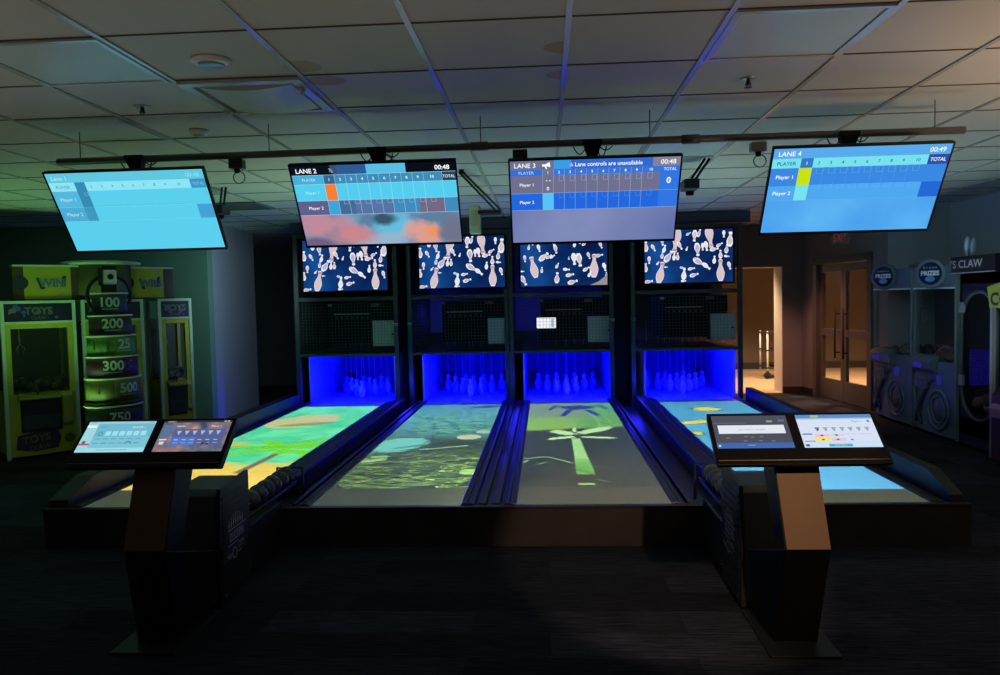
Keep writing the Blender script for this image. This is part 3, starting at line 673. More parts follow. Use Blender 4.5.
# ================================================================== KIOSKS
def kiosk(xc, xb, lab, side):
    t = thing('scoring_kiosk', (xb, 3.45, 0), lab, 'kiosk')
    MB().prism_z([(xb - .15, 3.255), (xb + .15, 3.255), (xb + .15, 3.745), (xb - .15, 3.745), (xb - .15, 3.60)], 0.0, 0.012, mat('base_steel_black', (.012, .013, .014), .5, .2)).build('base_plate', t, bevel=.002)
    # post: upper leaning forward, lower stepping back
    w = .088; xc0 = xc; xc = xc + (.022 if side == 'L' else .026)
    m = MB()
    tp = .028 if side == 'L' else -.028; m.hexa([(xc + tp - w, 3.125, .93), (xc + tp + w, 3.125, .93), (xc + tp + w, 3.30, .93), (xc + tp - w, 3.30, .93)], [(xc - w, 3.04, .54), (xc + w, 3.04, .54), (xc + w, 3.20, .54), (xc - w, 3.20, .54)], black)
    up = m.build('post', t, bevel=.004)
    m = MB(); m.hexa([(xc + tp - w + .004, 3.123, .925), (xc + tp + w - .004, 3.123, .925), (xc + tp + w - .004, 3.117, .925), (xc + tp - w + .004, 3.117, .925)], [(xc - w + .004, 3.038, .545), (xc + w - .004, 3.038, .545), (xc + w - .004, 3.032, .545), (xc - w + .004, 3.032, .545)], bronze)
    tag(m.build('front_plate', up, org=t['_o']), 'bronze front plate')
    m = MB(); m.hexa([(xc - w, 3.04, .54), (xc + w, 3.04, .54), (xc + w, 3.60, .36), (xc - w, 3.60, .36)], [(xb - .095, 3.40, .012), (xb + .095, 3.40, .012), (xb + .095, 3.74, .012), (xb - .095, 3.74, .012)], mat('pedestal_black', (.003, .003, .004), .7, spec=.2))
    m.build('pedestal', t, bevel=.004)
    # screen head
    xc = xc0; a = .87; d = Vector((0, -math.sin(a), -math.cos(a))); n = Vector((0, -math.cos(a), math.sin(a)))
    tl = Vector((xc - .335 + (.008 if side == 'L' else .004), 3.262 if side == 'L' else 3.205, 1.056))
    def P(u, v, k): return tl + Vector((u, 0, 0)) + d * v + n * k
    m = MB(); Wd, Hd = .67, .262
    m.hexa([P(0, -.004, 0), P(Wd, -.004, 0), P(Wd, Hd, 0), P(0, Hd, 0)], [P(.01, 0, -.055), P(Wd - .01, 0, -.055), P(Wd - .01, Hd - .03, -.055), P(.01, Hd - .03, -.055)], bezel)
    hd = m.build('screen_head', t, bevel=.004)
    m = MB(); m.tube([P(.01, Hd - .022, .001), P(Wd - .01, Hd - .022, .001)], .0018, mat('lip_line', (.25, .22, .18), .4), 6); m.build('trim_line', hd, org=t['_o'])
    sp = .169; sw, sh_ = .300, .169
    for q, sc in ((0, -sp), (1, sp)):
        m = MB(); f = Face(m, P(.335 + sc - sw / 2, .012, .0012), (1, 0, 0), d, n, sw, sh_)
        L = lambda r, g, b: emi(r, g, b, 1, True)
        if side == 'L' and q == 0:
            f.R(0, 0, 1, 1, emi(142, 208, 222), 0); f.R(0, 0, .16, 1, emi(160, 214, 226)); f.R(.16, .07, 1, .5, emi(112, 184, 206)); f.R(.16, .5, 1, .86, emi(124, 196, 214)); f.R(.16, .86, 1, 1, emi(160, 220, 230))
            f.R(0, .12, .14, .2, L(230, 245, 250), 2); f.R(.0, .72, .16, .78, L(190, 90, 110), 2); f.R(.04, .64, .09, .72, L(70, 100, 110), 2)
            for k in range(6): f.R(.32 + k * .105, .32, .40 + k * .105, .47, L(160, 222, 236), 2)
            for k in range(6): f.R(.2 + k * .12, .56, .28 + k * .12, .585, L(90, 150, 175), 2); f.R(.2 + k * .12, .7, .29 + k * .12, .725, L(90, 150, 175), 2)
            f.T('PLAYER 1', .78, .20, .07, L(225, 245, 250)); f.T('LANE 1', .2, .17, .055, L(70, 130, 150), 'l')
            for k in range(10):
                a0 = PI * k / 10; a1 = PI * (k + 1) / 10
                f.G([(.72 + .05 * math.cos(a0), .74 - .09 * math.sin(a0)), (.72 + .05 * math.cos(a1), .74 - .09 * math.sin(a1)), (.72 + .04 * math.cos(a1), .74 - .07 * math.sin(a1)), (.72 + .04 * math.cos(a0), .74 - .07 * math.sin(a0))][::-1], L(60, 96, 110), 2)
                a0 *= 2; a1 *= 2
                f.G([(.245 + .035 * math.cos(a0), .40 - .07 * math.sin(a0)), (.245 + .035 * math.cos(a1), .40 - .07 * math.sin(a1)), (.245 + .024 * math.cos(a1), .40 - .05 * math.sin(a1)), (.245 + .024 * math.cos(a0), .40 - .05 * math.sin(a0))][::-1], L(80, 124, 140), 2)
            f.R(.3, .92, .75, .935, L(90, 140, 160), 2)
            f.R(.0, .0, 1, .055, L(150, 205, 215), 2); f.T('LANE 1', .08, .03, .04, L(70, 110, 120), l=4); f.T('00:48', .93, .03, .04, L(70, 110, 120), l=4)
        elif side == 'L':
            f.R(0, 0, 1, 1, emi_blend('kiosk_cloud_picture', [(.34, (60, 70, 96)), (.5, (112, 112, 132)), (.6, (150, 116, 112)), (.7, (206, 150, 110))], 14, (1, 1, 1), 2.2), 0)
            f.R(0, 0, 1, .06, L(50, 52, 66)); f.R(.02, .13, .17, .55, L(92, 116, 150)); f.R(.2, .28, .96, .8, L(86, 98, 150)); f.R(.2, .55, .56, .8, L(84, 118, 200), 2)
            for k in range(6):
                u = .25 + k * .115
                f.G([(u, .34), (u + .07, .34), (u + .035, .48)][::-1], L(176, 190, 220), 3); f.R(u + .02, .28, u + .022, .5, L(60, 66, 90), 3)
                f.R(u, .62, u + .06, .645, L(180, 196, 226), 3); f.R(u, .72, u + .07, .74, L(150, 166, 206), 3)
            f.T('LANE 2', .06, .03, .055, L(230, 235, 245), 'l', l=3); f.T('00:48', .97, .03, .055, L(230, 235, 245), 'r', l=3); f.T('Player 1', .80, .19, .07, L(230, 235, 245), l=3)
            f.R(.03, .6, .14, .64, L(220, 226, 236), 2); f.R(.05, .68, .12, .78, L(210, 210, 216), 2); f.R(.22, .17, .34, .2, L(200, 206, 220), 2)
            for k in range(10):
                a0 = PI * k / 10; a1 = PI * (k + 1) / 10
                f.G([(.72 + .055 * math.cos(a0), .80 - .1 * math.sin(a0)), (.72 + .055 * math.cos(a1), .80 - .1 * math.sin(a1)), (.72 + .03 * math.cos(a1), .80 - .05 * math.sin(a1)), (.72 + .03 * math.cos(a0), .80 - .05 * math.sin(a0))][::-1], L(60, 50, 50), 3)
        elif q == 0:
            f.R(0, 0, 1, 1, emi(78, 80, 90), 0); f.R(.06, .30, .94, .56, emi(228, 232, 240)); f.R(0, .84, 1, 1, emi(66, 104, 178)); f.R(0, .22, .45, .25, L(98, 100, 124), 2)
            f.T('Lane controls are unavailable', .5, .44, .045, L(120, 124, 136)); f.T('!', .5, .365, .05, L(90, 90, 100))
            for u, v in ((.14, .68), (.38, .64), (.58, .64), (.36, .77), (.56, .77), (.72, .78), (.46, .66)): f.R(u, v, u + .05, v + .03, L(118, 120, 132), 2)
            f.R(.72, .16, .8, .22, L(150, 152, 160), 2); f.R(.88, .14, .96, .2, L(112, 108, 150), 2); f.R(.02, .9, .05, .95, L(200, 220, 250), 2); f.R(.4, .9, .5, .93, L(110, 150, 220), 2)
        else:
            f.R(0, 0, 1, 1, emi(214, 226, 244), 0); f.R(0, 0, 1, .11, emi(96, 142, 194)); f.R(.2, .02, .3, .09, L(160, 196, 140), 2); f.R(0, .88, 1, 1, emi(200, 228, 250))
            f.R(0, .11, 1, .15, L(170, 196, 230), 2); f.T('Player 1', .78, .22, .06, L(96, 110, 140)); f.R(.92, .18, .95, .25, L(120, 130, 150), 2)
            for k in range(7):
                u = .20 + k * .108
                f.G([(u, .40), (u + .07, .40), (u + .035, .53)][::-1], L(150, 156, 172) if k else L(60, 78, 130), 3)
                for z in range(3): f.R(u + .022 * z + .002, .42, u + .022 * z + .008, .44, L(240, 242, 246), 4)
            f.R(.02, .58, .15, .62, L(110, 130, 170), 2); f.R(.02, .80, .16, .83, L(200, 110, 120), 2)
            f.R(.18, .60, .36, .68, L(236, 196, 204), 2); f.R(.17, .70, .36, .83, L(244, 226, 130), 2); f.R(.38, .60, .56, .67, L(206, 216, 226), 2); f.R(.38, .73, .56, .81, L(226, 196, 214), 2)
            for u, v, c in ((.25, .63, (160, 70, 80)), (.25, .75, (110, 100, 50)), (.44, .62, (70, 90, 90)), (.44, .75, (140, 70, 110)), (.62, .76, (110, 130, 170))): f.R(u, v, u + .035, v + .04, L(*c), 3)
            f.R(.32, .90, .62, .98, L(90, 166, 204), 2); f.R(.02, .90, .07, .97, L(80, 110, 150), 2); f.T('New Game', .47, .94, .05, L(210, 236, 246), l=4)
            f.R(.58, .60, .72, .61, L(170, 180, 200), 2); f.R(.75, .60, .92, .61, L(170, 180, 200), 2); f.R(.17, .85, .94, .855, L(170, 180, 200), 2)
        m.build('touch_screen', hd, org=t['_o'])
kiosk(-1.689, -1.82, 'left scoring kiosk with a pale cyan and a pink-grey touch screen on a black post', 'L')
kiosk(.989, 1.08, 'right scoring kiosk with a grey and a white touch screen on a bronze-fronted post', 'R')

# ================================================================== PIN CAGES
CY = 9.90
def px2x(v): return v
units = [(-3.26, -1.90, -2.575, True), (-1.775, -0.465, -1.052, True), (-0.457, 0.925, 0.255, True), (1.10, 2.50, 1.83, True)]
ulab = ['leftmost steel pin cage with wire mesh front', 'second steel pin cage from the left with wire mesh front', 'third steel pin cage from the left with wire mesh front', 'rightmost steel pin cage with wire mesh front']
scrn_c = [(-2.575, 'leftmost'), (-1.052, 'second from left'), (0.255, 'third from left'), (1.83, 'rightmost')]
curt = mat('pin_curtain', (.07, .07, .08), .7, noise=.15, nscale=4)
kick = mat('kickback_panel', (.40, .40, .42), .5)
pins_small = []
random.seed(11)
DISP = [  # u, v, length (fraction of h), angle deg, variant
 (.18, .80, .50, 12), (.86, .78, .50, 0), (.36, .20, .55, 190), (.74, .14, .52, 172), (.07, .05, .20, 10), (.12, .10, .22, 0), (.10, .33, .17, 150), (.20, .20, .22, 170), (.225, .35, .18, 15),
 (.05, .56, .17, 180), (.27, .50, .30, 35), (.335, .50, .18, 5), (.375, .50, .17, 0), (.20, .47, .16, 10), (.24, .70, .08, 90), (.40, .30, .20, 150), (.60, .38, .30, 175), (.66, .33, .17, 180),
 (.57, .12, .26, 185), (.62, .07, .18, 20), (.70, .32, .22, 170), (.79, .38, .20, 80), (.85, .30, .16, 60), (.90, .10, .16, 180), (.97, .20, .34, 5), (.93, .38, .20, 8), (.93, .52, .12, 95), (.96, .70, .18, 165),
 (.62, .62, .30, 120), (.70, .70, .22, 130), (.58, .55, .12, 80), (.43, .72, .12, 100), (.445, .84, .26, 5), (.53, .74, .16, 80), (.56, .86, .20, 75), (.44, .97, .12, 90), (.01, .70, .2, 0), (.04, .97, .20, 80),
 (.79, .58, .18, 5), (.86, .48, .2, 0), (.50, .08, .12, 60), (.15, .62, .10, 40), (.015, .30, .24, 0), (.30, .06, .12, 100), (.48, .36, .10, 20)]
DISP3 = [
 (.15, .62, .52, -12), (.85, .62, .56, 2), (.38, .12, .30, 160), (.12, .12, .20, 140), (.05, .45, .16, 175), (.215, .25, .18, 165), (.27, .42, .28, 50), (.33, .42, .16, 60), (.37, .42, .14, 60), (.245, .68, .14, 5),
 (.03, .88, .26, 150), (.02, .70, .09, 90), (.425, .60, .14, 30), (.42, .84, .26, 5), (.53, .68, .16, 95), (.57, .79, .20, 80), (.60, .93, .24, 75), (.62, .48, .28, 175), (.68, .50, .32, 170), (.56, .46, .08, 0),
 (.63, .18, .16, 10), (.69, .10, .20, 0), (.745, .17, .16, 45), (.84, .08, .20, 20), (.93, .22, .16, 160), (.91, .42, .18, 80), (.97, .65, .20, 165), (.76, .68, .18, 60), (.79, .42, .16, 160), (.80, .78, .16, 30),
 (.10, .22, .14, 10), (.41, .28, .20, 170), (.55, .04, .10, 90), (.02, .03, .1, 90), (.99, .8, .12, 0), (.74, .02, .08, 90), (.46, .10, .06, 0)]
disp_bg = emi_blend('display_blue_gradient', [(.30, (8, 24, 70)), (.50, (12, 48, 104)), (.70, (22, 78, 150))], 1.6, (1, 1, 1), 4.4)
def add_display(i, xc, zc, w, h):
    pos = ['leftmost', 'second from left', 'third from left', 'rightmost'][i]
    extra = ['', '', ' with pale corner', ''][i]
    t = thing('lane_display', (xc, CY - .01, zc), 'screen of scattered white pins on blue above the cages, %s%s' % (pos, extra), 'display', 'bowling pin picture screens above the pins')
    x0, x1, z0, z1 = xc - w / 2, xc + w / 2, zc - h / 2, zc + h / 2
    m = MB(); m.box(x0 - .025, x1 + .025, CY - .002, CY + .05, z0 - .025, z1 + .025, bezel)
    m.build('housing', t)
    m = MB(); f = Face(m, (x0, CY - .003, z1), (1, 0, 0), (0, 0, -1), (0, -1, 0), w, h)
    f.R(0, 0, 1, 1, disp_bg, 0)
    ed = emi(236, 240, 250, 1, True)
    for k, (u, v, L, an) in enumerate(DISP3 if i == 2 else DISP):
        a = math.radians(an); big = L > .40
        body = emi(214, 194, 200, 1, True) if big or k % 3 == 0 else (emi(190, 178, 206, 1, True) if k % 3 == 1 else emi(228, 226, 236, 1, True))
        for sc_, mm, ly in ((1.0 if big else 1.10, ed, 2 + k * .05), (.92 if big else .78, body, 2.02 + k * .05)):
            pts = []
            for px, py in PSH:
                LL = L * (.82 if big else .76); X = px * LL * h * sc_ * (1.55 if big else 1.9); Y = py * LL * h * sc_
                gx = u * w + X * math.cos(a) + Y * math.sin(a); gy = v * h + (X * math.sin(a) - Y * math.cos(a))
                pts.append((min(max(gx / w, 0), 1), min(max(gy / h, 0), 1)))
            f.G(pts, mm, ly)
        if big:
            for o_ in (.30, .345):
                pts = []
                for px, py in ((-.075, o_), (.075, o_), (.075, o_ + .018), (-.075, o_ + .018)):
                    X = px * L * h; Y = py * L * h
                    gx = u * w + X * math.cos(a) + Y * math.sin(a); gy = v * h + X * math.sin(a) - Y * math.cos(a)
                    pts.append((min(max(gx / w, 0), 1), min(max(gy / h, 0), 1)))
                f.G(pts, emi(150, 40, 60, 1, True), 5)
    if i == 2:
        f.G([(1, .80), (1, 1), (.80, 1), (.90, .93)], emi(150, 144, 150, 1, True), 5.5)
    m.build('screen', t)
def cage(i):
    xa, xb, xs, _ = units[i]
    t = thing('pin_cage', ((xa + xb) / 2, CY, .12), ulab[i], 'pin cage', 'pin cages at the end of the lanes')
    m = MB(); pw = .055
    ZT, ZD0, ZM1, ZM0 = 2.44, 1.645, 1.60, .88
    xr = xb if i in (0, 1, 3) else xb - .045
    m.box(xa, xa + pw, CY, CY + .06, .12, ZT, frame_m); m.box(xr - pw, xr, CY, CY + .06, .12, ZT, frame_m)
    
    for z0, z1 in ((ZT - .055, ZT), (ZM1 - .03, ZM1 + .02), (.845, ZM0)): m.box(xa + pw, xr - pw, CY, CY + .05, z0, z1, frame_m)
    m.build('frame', t, bevel=.004)
    # mesh
    m = MB(); a, b = xa + pw, xr - pw; n = int((b - a) / .042); r = .0013
    for k in range(1, n):
        x = a + (b - a) * k / n; m.box(x - r, x + r, CY + .022, CY + .0246, ZM0, ZM1 - .03, wire_m)
    nz = int((ZM1 - ZM0) / .042)
    for k in range(1, nz):
        z = ZM0 + (ZM1 - .03 - ZM0) * k / nz; m.box(a, b, CY + .0246, CY + .0272, z - r, z + r, wire_m)
    m.build('wire_mesh', t)
    m = MB(); hx = xr - .03 if i < 3 else xa + .03
    if i in (0, 1, 2, 3):
        hx = {0: xr - .03, 1: xa + .03, 2: xr - .02, 3: xa + .03}[i]
        m.box(hx - .03, hx + .03, CY - .022, CY - .001, 1.255, 1.27, steel); m.box(hx - .012, hx + .03, CY - .022, CY - .001, 1.235, 1.245, steel)
    m.build('latch', t)
    lc = LC[i]
    for s in (-1, 1):
        x = lc + s * .56
        MB().box(min(x, x + s * .02), max(x, x + s * .02), CY + .12, 11.75, .13, .866, kick).build('kickback_panel', t)
    MB().box(lc - .58, lc + .58, 11.76, 11.80, .13, 1.05, curt).build('back_curtain', t)
    m = MB(); m.box(lc - .54, lc + .54, CY - .06, 11.75, .13, .215, deck_m); m.build('pin_deck', t)
    for s in (-1, 1): MB().box(lc + s * .45 - .07, lc + s * .45 + .07, 11.73, 11.76, .27, .47, blackm).build('ball_door', t)
    MB().box(lc - .60, lc + .60, CY + .062, 11.75, .868, .882, blackm).build('deck_light_block', t)  # panel added to keep the blue lamp light below the mesh
    # cage sides and roof panel
    m = MB(); m.box(xa, xa + .012, CY + .06, 11.8, 1.0, ZT, blackm); m.box(xr - .012, xr, CY + .06, 11.8, 1.0, ZT, blackm)
    m.box(xa + .012, xr - .012, CY + .06, 11.8, ZT - .02, ZT - .006, blackm); m.box(xa + .012, xr - .012, 11.82, 11.84, 1.06, ZT - .02, kick)
    if i < 3: m.build('side_panel', t)
    return t
for i in range(4): cage(i)
DW = 1.10
for i, (zc, h) in enumerate(((2.03, .655), (2.035, .655), (2.025, .645), (2.04, .665))): add_display(i, units[i][2] + (0, 0, 0, 0)[i], zc, DW, h)
# bulkhead above the cages
mb = MB(); mb.box(-3.3, 2.62, CY + .07, 11.84, 2.455, CEIL - .01, mat('bulkhead_dark_blue', (.06, .06, .10), .6)); tag(mb.build('trim_1'), kind='structure')
# dark posts / back panels between cages
mb = MB(); mb.box(-1.89, -1.78, CY + .5, CY + .52, .2, 2.44, blackm); mb.box(.93, 1.095, CY + .5, CY + .52, .2, 2.44, blackm); mb.box(-3.3, -3.28, CY + .1, 11.8, .12, 2.44, blackm); tag(mb.build('trim_2'), kind='structure')

# string pinsetters inside the cages
def pinsetter(i):
    xa, xb, xs, _ = units[i]; lc = LC[i]
    lab = ['leftmost', 'second from left', 'third from left, small lit screen', 'rightmost'][i]
    t = thing('pinsetter_machine', (lc, 10.6, 1.1), 'black pinsetter machine behind wire mesh with pale control box, ' + lab, 'pinsetter', 'pinsetters inside the cages')
    mx = units[i][2] + .05
    MB().box(mx - .36, mx + .50, 10.20, 11.2, 1.0, 1.545, mat('machine_black', (.006, .006, .008), .9, spec=.1)).build('machine_body', t, bevel=.01)
    m = MB(); m.box(mx - .30, mx + .18, 10.185, 10.20, 1.385, 1.398, mat('machine_edge', (.30, .29, .28), .4, .6)); m.build('edge_strip', t)
    for k in range(7): MB().lathe([(.012, 0), (.016, .02)], (mx - .26 + k * .07, 10.195, 1.33), mat('reel_dark', (.07, .07, .08), .4), 10).build('string_reel', t)
    MB().box(mx - .37, mx - .32, 10.17, 10.2, 1.50, 1.53, grey_p).build('warning_label', t); MB().box(mx + .22, mx + .32, 10.17, 10.2, 1.49, 1.53, mat('label_olive', (.12, .14, .08), .6)).build('warning_label', t)
    bx = units[i][2] + .475
    o = MB().box(bx - .17, bx + .14, 10.05, 10.13, .965, 1.30, mat('control_box_grey', (.42, .47, .47), .5)).build('control_box', t, bevel=.004); tag(o, 'pale grey control box')
    MB().lathe([(.012, 0), (.014, .012)], (0, 0, 0), blackm, 10, M=Matrix.Translation((bx + .10, 10.05, 1.12)) @ Matrix.Rotation(PI / 2, 4, 'X')).build('lock', t)
    if i == 2:
        m = MB(); m.box(-.12, .155, 10.06, 10.08, 1.145, 1.305, bezel)
        m.add([(-.108, 10.058, 1.155), (.145, 10.058, 1.155), (.145, 10.058, 1.295), (-.108, 10.058, 1.295)], [(0, 1, 2, 3)], emi(240, 244, 250, 1.0))
        m.add([(.08, 10.0575, 1.17), (.12, 10.0575, 1.17), (.12, 10.0575, 1.28), (.08, 10.0575, 1.28)], [(0, 1, 2, 3)], emi(170, 190, 200, 1.0, True))
        tag(m.build('status_screen', t), 'small lit white screen')
for i in range(4): pinsetter(i)

# pins: one kind, copied
def make_pin():
    pr = [(.020, 0), (.030, .010), (.046, .05), (.052, .085), (.048, .125), (.034, .155), (.023, .172), (.020, .182), (.024, .200), (.028, .215), (.026, .232), (.016, .243), (.004, .246)]
    t = thing('bowling_pin', (0, 0, 0), 'x', 'bowling pin')
    MB().lathe(pr, (0, 0, 0), pinw, 20).build('body', t)
    m = MB(); m.tube([(0, 0, .24), (0, 0, 1.0)], .0016, mat('pin_cord', (.7, .7, .7), .6), 5); m.build('string', t)
    return t
pin0 = make_pin(); kids = list(pin0.children); first = True
SP = .262
pl = ['on the leftmost lane', 'on the second lane from the left', 'on the third lane from the left', 'on the rightmost lane']
for i, xc in enumerate(LC):
    for row in range(4):
        for k in range(row + 1):
            x = xc + (k - row / 2) * SP; y = 11.22 - (3 - row) * SP * .866
            if first: o = pin0; first = False
            else:
                o = pin0.copy(); COL.objects.link(o)
                for c in kids:
                    q = c.copy(); COL.objects.link(q); q.parent = o
            o.location = (x, y, .2155)
            o['label'] = 'stringed bowling pin under deep blue light ' + pl[i]; o['group'] = 'pins ' + pl[i]

# ================================================================== PROJECTORS
plab = ['small projector under the ceiling behind the leftmost monitor', 'pale grey projector hanging upright on a black arm between the two middle monitors', 'black projector on a slanted arm just right of the lane 3 monitor', 'small projector under the ceiling behind the lane 4 monitor']
def projector(i, x, y, pale):
    t = thing('projector', (x, y, 2.3), plab[i], 'projector')
    if pale:
        MB().box(x - .055, x + .055, y - .07, y + .07, 2.22, 2.50, mat('projector_shell_pale', (.50, .54, .46), .5)).build('shell', t, bevel=.012)
        m = MB()
        for k in range(9): m.box(x - .035, x + .03, y - .073, y - .0695, 2.30 + k * .018, 2.308 + k * .018, grey_p)
        m.build('vent_grille', t)
        m = MB(); m.tube([(x + .02, 6.3, 2.585), (x + .22, 7.8, 2.44)], .010, blackm, 8); m.tube([(x + .05, 6.3, 2.585), (x + .27, 7.8, 2.44)], .010, blackm, 8)
        m.box(x + .04, x + .26, 7.76, 7.95, 2.41, 2.445, blackm); m.tube([(x + .035, 6.3, CEIL), (x + .035, 6.3, 2.57)], .02, blackm, 10); m.build('mount_arm', t)
    else:
        MB().box(x - .06, x + .06, y - .10, y + .10, 2.38, 2.46, black).build('shell', t, bevel=.012)
        MB().lathe([(.03, 0), (.035, .03)], (x, y, 2.34), bezel, 14).build('lens', t)
        m = MB(); m.tube([(x, y, 2.45), (x + .09, y - .15, CEIL - .01)], .010, blackm, 8); m.tube([(x + .035, y, 2.45), (x + .125, y - .15, CEIL - .01)], .010, blackm, 8); m.build('mount_arm', t)
projector(0, -2.95, 6.95, False); projector(1, -.69, 7.9, True); projector(2, 1.17, 6.25, False); projector(3, 2.15, 7.0, False)

# ================================================================== YELLOW CLAW CABINETS, LEFT
yel = mat('cabinet_yellow', (.50, .44, .05), .45); yel_d = mat('cabinet_yellow_dark', (.32, .27, .03), .5)
palef = mat('pale_edge_trim', (.55, .66, .50), .4)
navy = mat('sign_navy', (.012, .015, .05), .4)
toysC = [mat('plush_%d' % k, c, .8) for k, c in enumerate(((.14, .13, .11), (.05, .06, .12), (.20, .20, .22), (.05, .09, .06), (.12, .05, .06), (.14, .12, .05)))]
def yellow_cab(p0, p1, lab, sign, logo, depth=.62):
    p0 = Vector((*p0, 0)); p1 = Vector((*p1, 0)); u = (p1 - p0); w = u.length; u.normalize(); back = Vector((-u.y, u.x, 0))
    M = Matrix.Translation(p0) @ Matrix(((u.x, back.x, 0, 0), (u.y, back.y, 0, 0), (0, 0, 1, 0), (0, 0, 0, 1)))
    c = p0 + u * w / 2 + back * depth / 2
    t = thing('claw_machine', (c.x, c.y, 0), lab, 'arcade machine')
    H = 1.64
    m = MB(M); m.box(.03, w - .03, .0, depth, .02, .67, yel); m.build('lower_cabinet', t, bevel=.006)
    m = MB(M)
    for x in (0, w - .035): m.box(x, x + .035, -.01, .035, .0, H, palef)
    m.box(.035, w - .035, -.01, .02, H - .03, H, palef); m.box(.035, w - .035, -.01, .02, 1.40, 1.425, palef)
    m.build('pale_trim', t, bevel=.003)
    m = MB(M)
    for x in (.035, w - .085): m.box(x, x + .05, 0, .05, .67, 1.40, yel)
    m.box(.085, w - .085, 0, .05, 1.35, 1.40, yel)
    for x in (.0, w - .04): m.box(x, x + .04, depth - .04, depth, 0, H, yel_d)
    m.box(0, w, .02, depth, H - .02, H, yel_d)
    m.build('window_frame', t, bevel=.004)
    m = MB(M); m.box(.085, w - .085, .02, .026, .67, 1.35, glass_m); m.build('front_glass', t)
    m = MB(M); m.box(.0, .01, .04, depth - .04, .67, 1.38, glass_m); m.box(w - .01, w, .04, depth - .04, .67, 1.38, glass_m); m.build('side_glass', t)
    m = MB(M); m.box(.03, w - .03, depth - .012, depth - .004, .67, 1.40, mat('cab_back_dark', (.05, .05, .04), .6)); m.build('back_panel', t)
    m = MB(M); m.box(.035, w - .035, -.004, .03, 1.425, H - .03, navy)
    fl = lambda x, z, k=0: M @ Vector((x, -.005 - k * .001, z))
    cream = mat('sign_print_cream', (.16, .15, .09), .5); blu = mat('sign_print_blue', (.06, .09, .30), .5)
    m2 = MB()
    m2.text(sign, lambda x, y: fl(w / 2 + x, 1.535 + y, 1), .075, cream, bold=.03)
    m2.text('CLAW', lambda x, y: fl(w / 2 + x, 1.46 + y, 1), .035, cream)
    m2.add([fl(.07, 1.50, 1), fl(.15, 1.53, 1), fl(.14, 1.575, 1), (fl(.08, 1.55, 1))], [(0, 1, 2, 3)], cream)
    for k in range(9):
        a = .12 + (w - .2) * random.random(); b = 1.45 + .13 * random.random(); r = .012 + .018 * random.random()
        m2.add([fl(a + r * math.cos(q * PI / 3), b + r * math.sin(q * PI / 3), .5) for q in range(6)], [tuple(range(6))], blu)
    sg = m.build('marquee', t); m2.build('marquee_print', sg, org=t['_o'])
    # prize door recess, control shelf, logo
    m = MB(M); m.box(.14 * w / .7, .52 * w / .7, -.012, .004, .27, .60, mat('prize_door_dark', (.03, .03, .04), .4)); m.box(.16 * w / .7, .50 * w / .7, -.02, -.012, .30, .44, mat('prize_flap', (.06, .07, .08), .3)); m.build('prize_door', t, bevel=.004)
    m = MB(M); m.prism_x([(0, .60), (-.09, .62), (-.09, .65), (0, .68)], .12 * w / .7, .50 * w / .7, yel_d); m.build('control_shelf', t, bevel=.004)
    m = MB(M); m.prism_x([(0, .30), (-.03, .34), (-.03, .62), (0, .67)], .53 * w / .7, .62 * w / .7, yel); m.build('coin_panel', t, bevel=.004)
    m = MB(M); m.tube([(w * .42, -.06, .65), (w * .42, -.06, .71)], .006, black, 8); m.sphere((w * .42, -.06, .72), .016, black, 12); m.build('joystick', t)
    if logo:
        m = MB(); ql = mat('logo_print_cream', (.22, .18, .10), .6); nl = mat('logo_print_navy', (.03, .03, .07), .6)
        m.add([fl(x, z, .2) for x, z in ((.08, .10), (.10, .24), (.30, .275), (.46, .265), (.50, .20), (.47, .08), (.25, .06))], [tuple(range(7))], nl)
        m.text('TOYS', lambda x, y: fl(.27 + x, .20 + y + x * .10, 1), .075, ql, bold=.03); m.text('CLAW', lambda x, y: fl(.30 + x, .105 + y + x * .1, 1), .05, ql, bold=.02)
        m.add([fl(.58 + .05 * math.cos(q * PI / 8), .17 + .05 * math.sin(q * PI / 8), .2) for q in range(16)], [tuple(range(16))], mat('logo_badge', (.14, .12, .03), .6))
        m.build('logo', t)
    # crane
    m = MB(M); m.box(.06, w - .06, depth * .45, depth * .52, 1.36, 1.385, steel); m.tube([(w * .3, depth * .48, 1.36), (w * .3, depth * .48, 1.18)], .008, steel, 8)
    for q in range(3):
        a = q * 2.094; cx, cy = w * .3, depth * .48
        m.tube([(cx, cy, 1.18), (cx + .05 * math.cos(a), cy + .05 * math.sin(a), 1.13), (cx + .02 * math.cos(a), cy + .02 * math.sin(a), 1.07)], .005, steel, 6)
    m.build('claw', t)
    # plush pile as countless stuff
    m = MB(M)
    for k in range(70):
        r = .028 + .022 * random.random(); m.sphere((.09 + (w - .18) * random.random(), .07 + (depth - .14) * random.random(), .68 + r * .8 + .07 * random.random()), r, toysC[int(random.random() * 6)], 10)
    tag(m.build('plush_pile', t), kind='stuff')
    return t, M
yellow_cab((-5.53, 7.53), (-5.04, 8.02), 'yellow claw machine at the far left with TOYS lettering low on its front', 'TOYS', True)
yellow_cab((-5.00, 8.06), (-4.55, 8.51), 'yellow claw machine mostly hidden behind the tall numbered prize tower', 'TOYS', False)
yellow_cab((-4.47, 8.68), (-4.20, 8.96), 'yellow claw machine right of the numbered prize tower, next to the grey pillar', 'TOYS', False, .42)
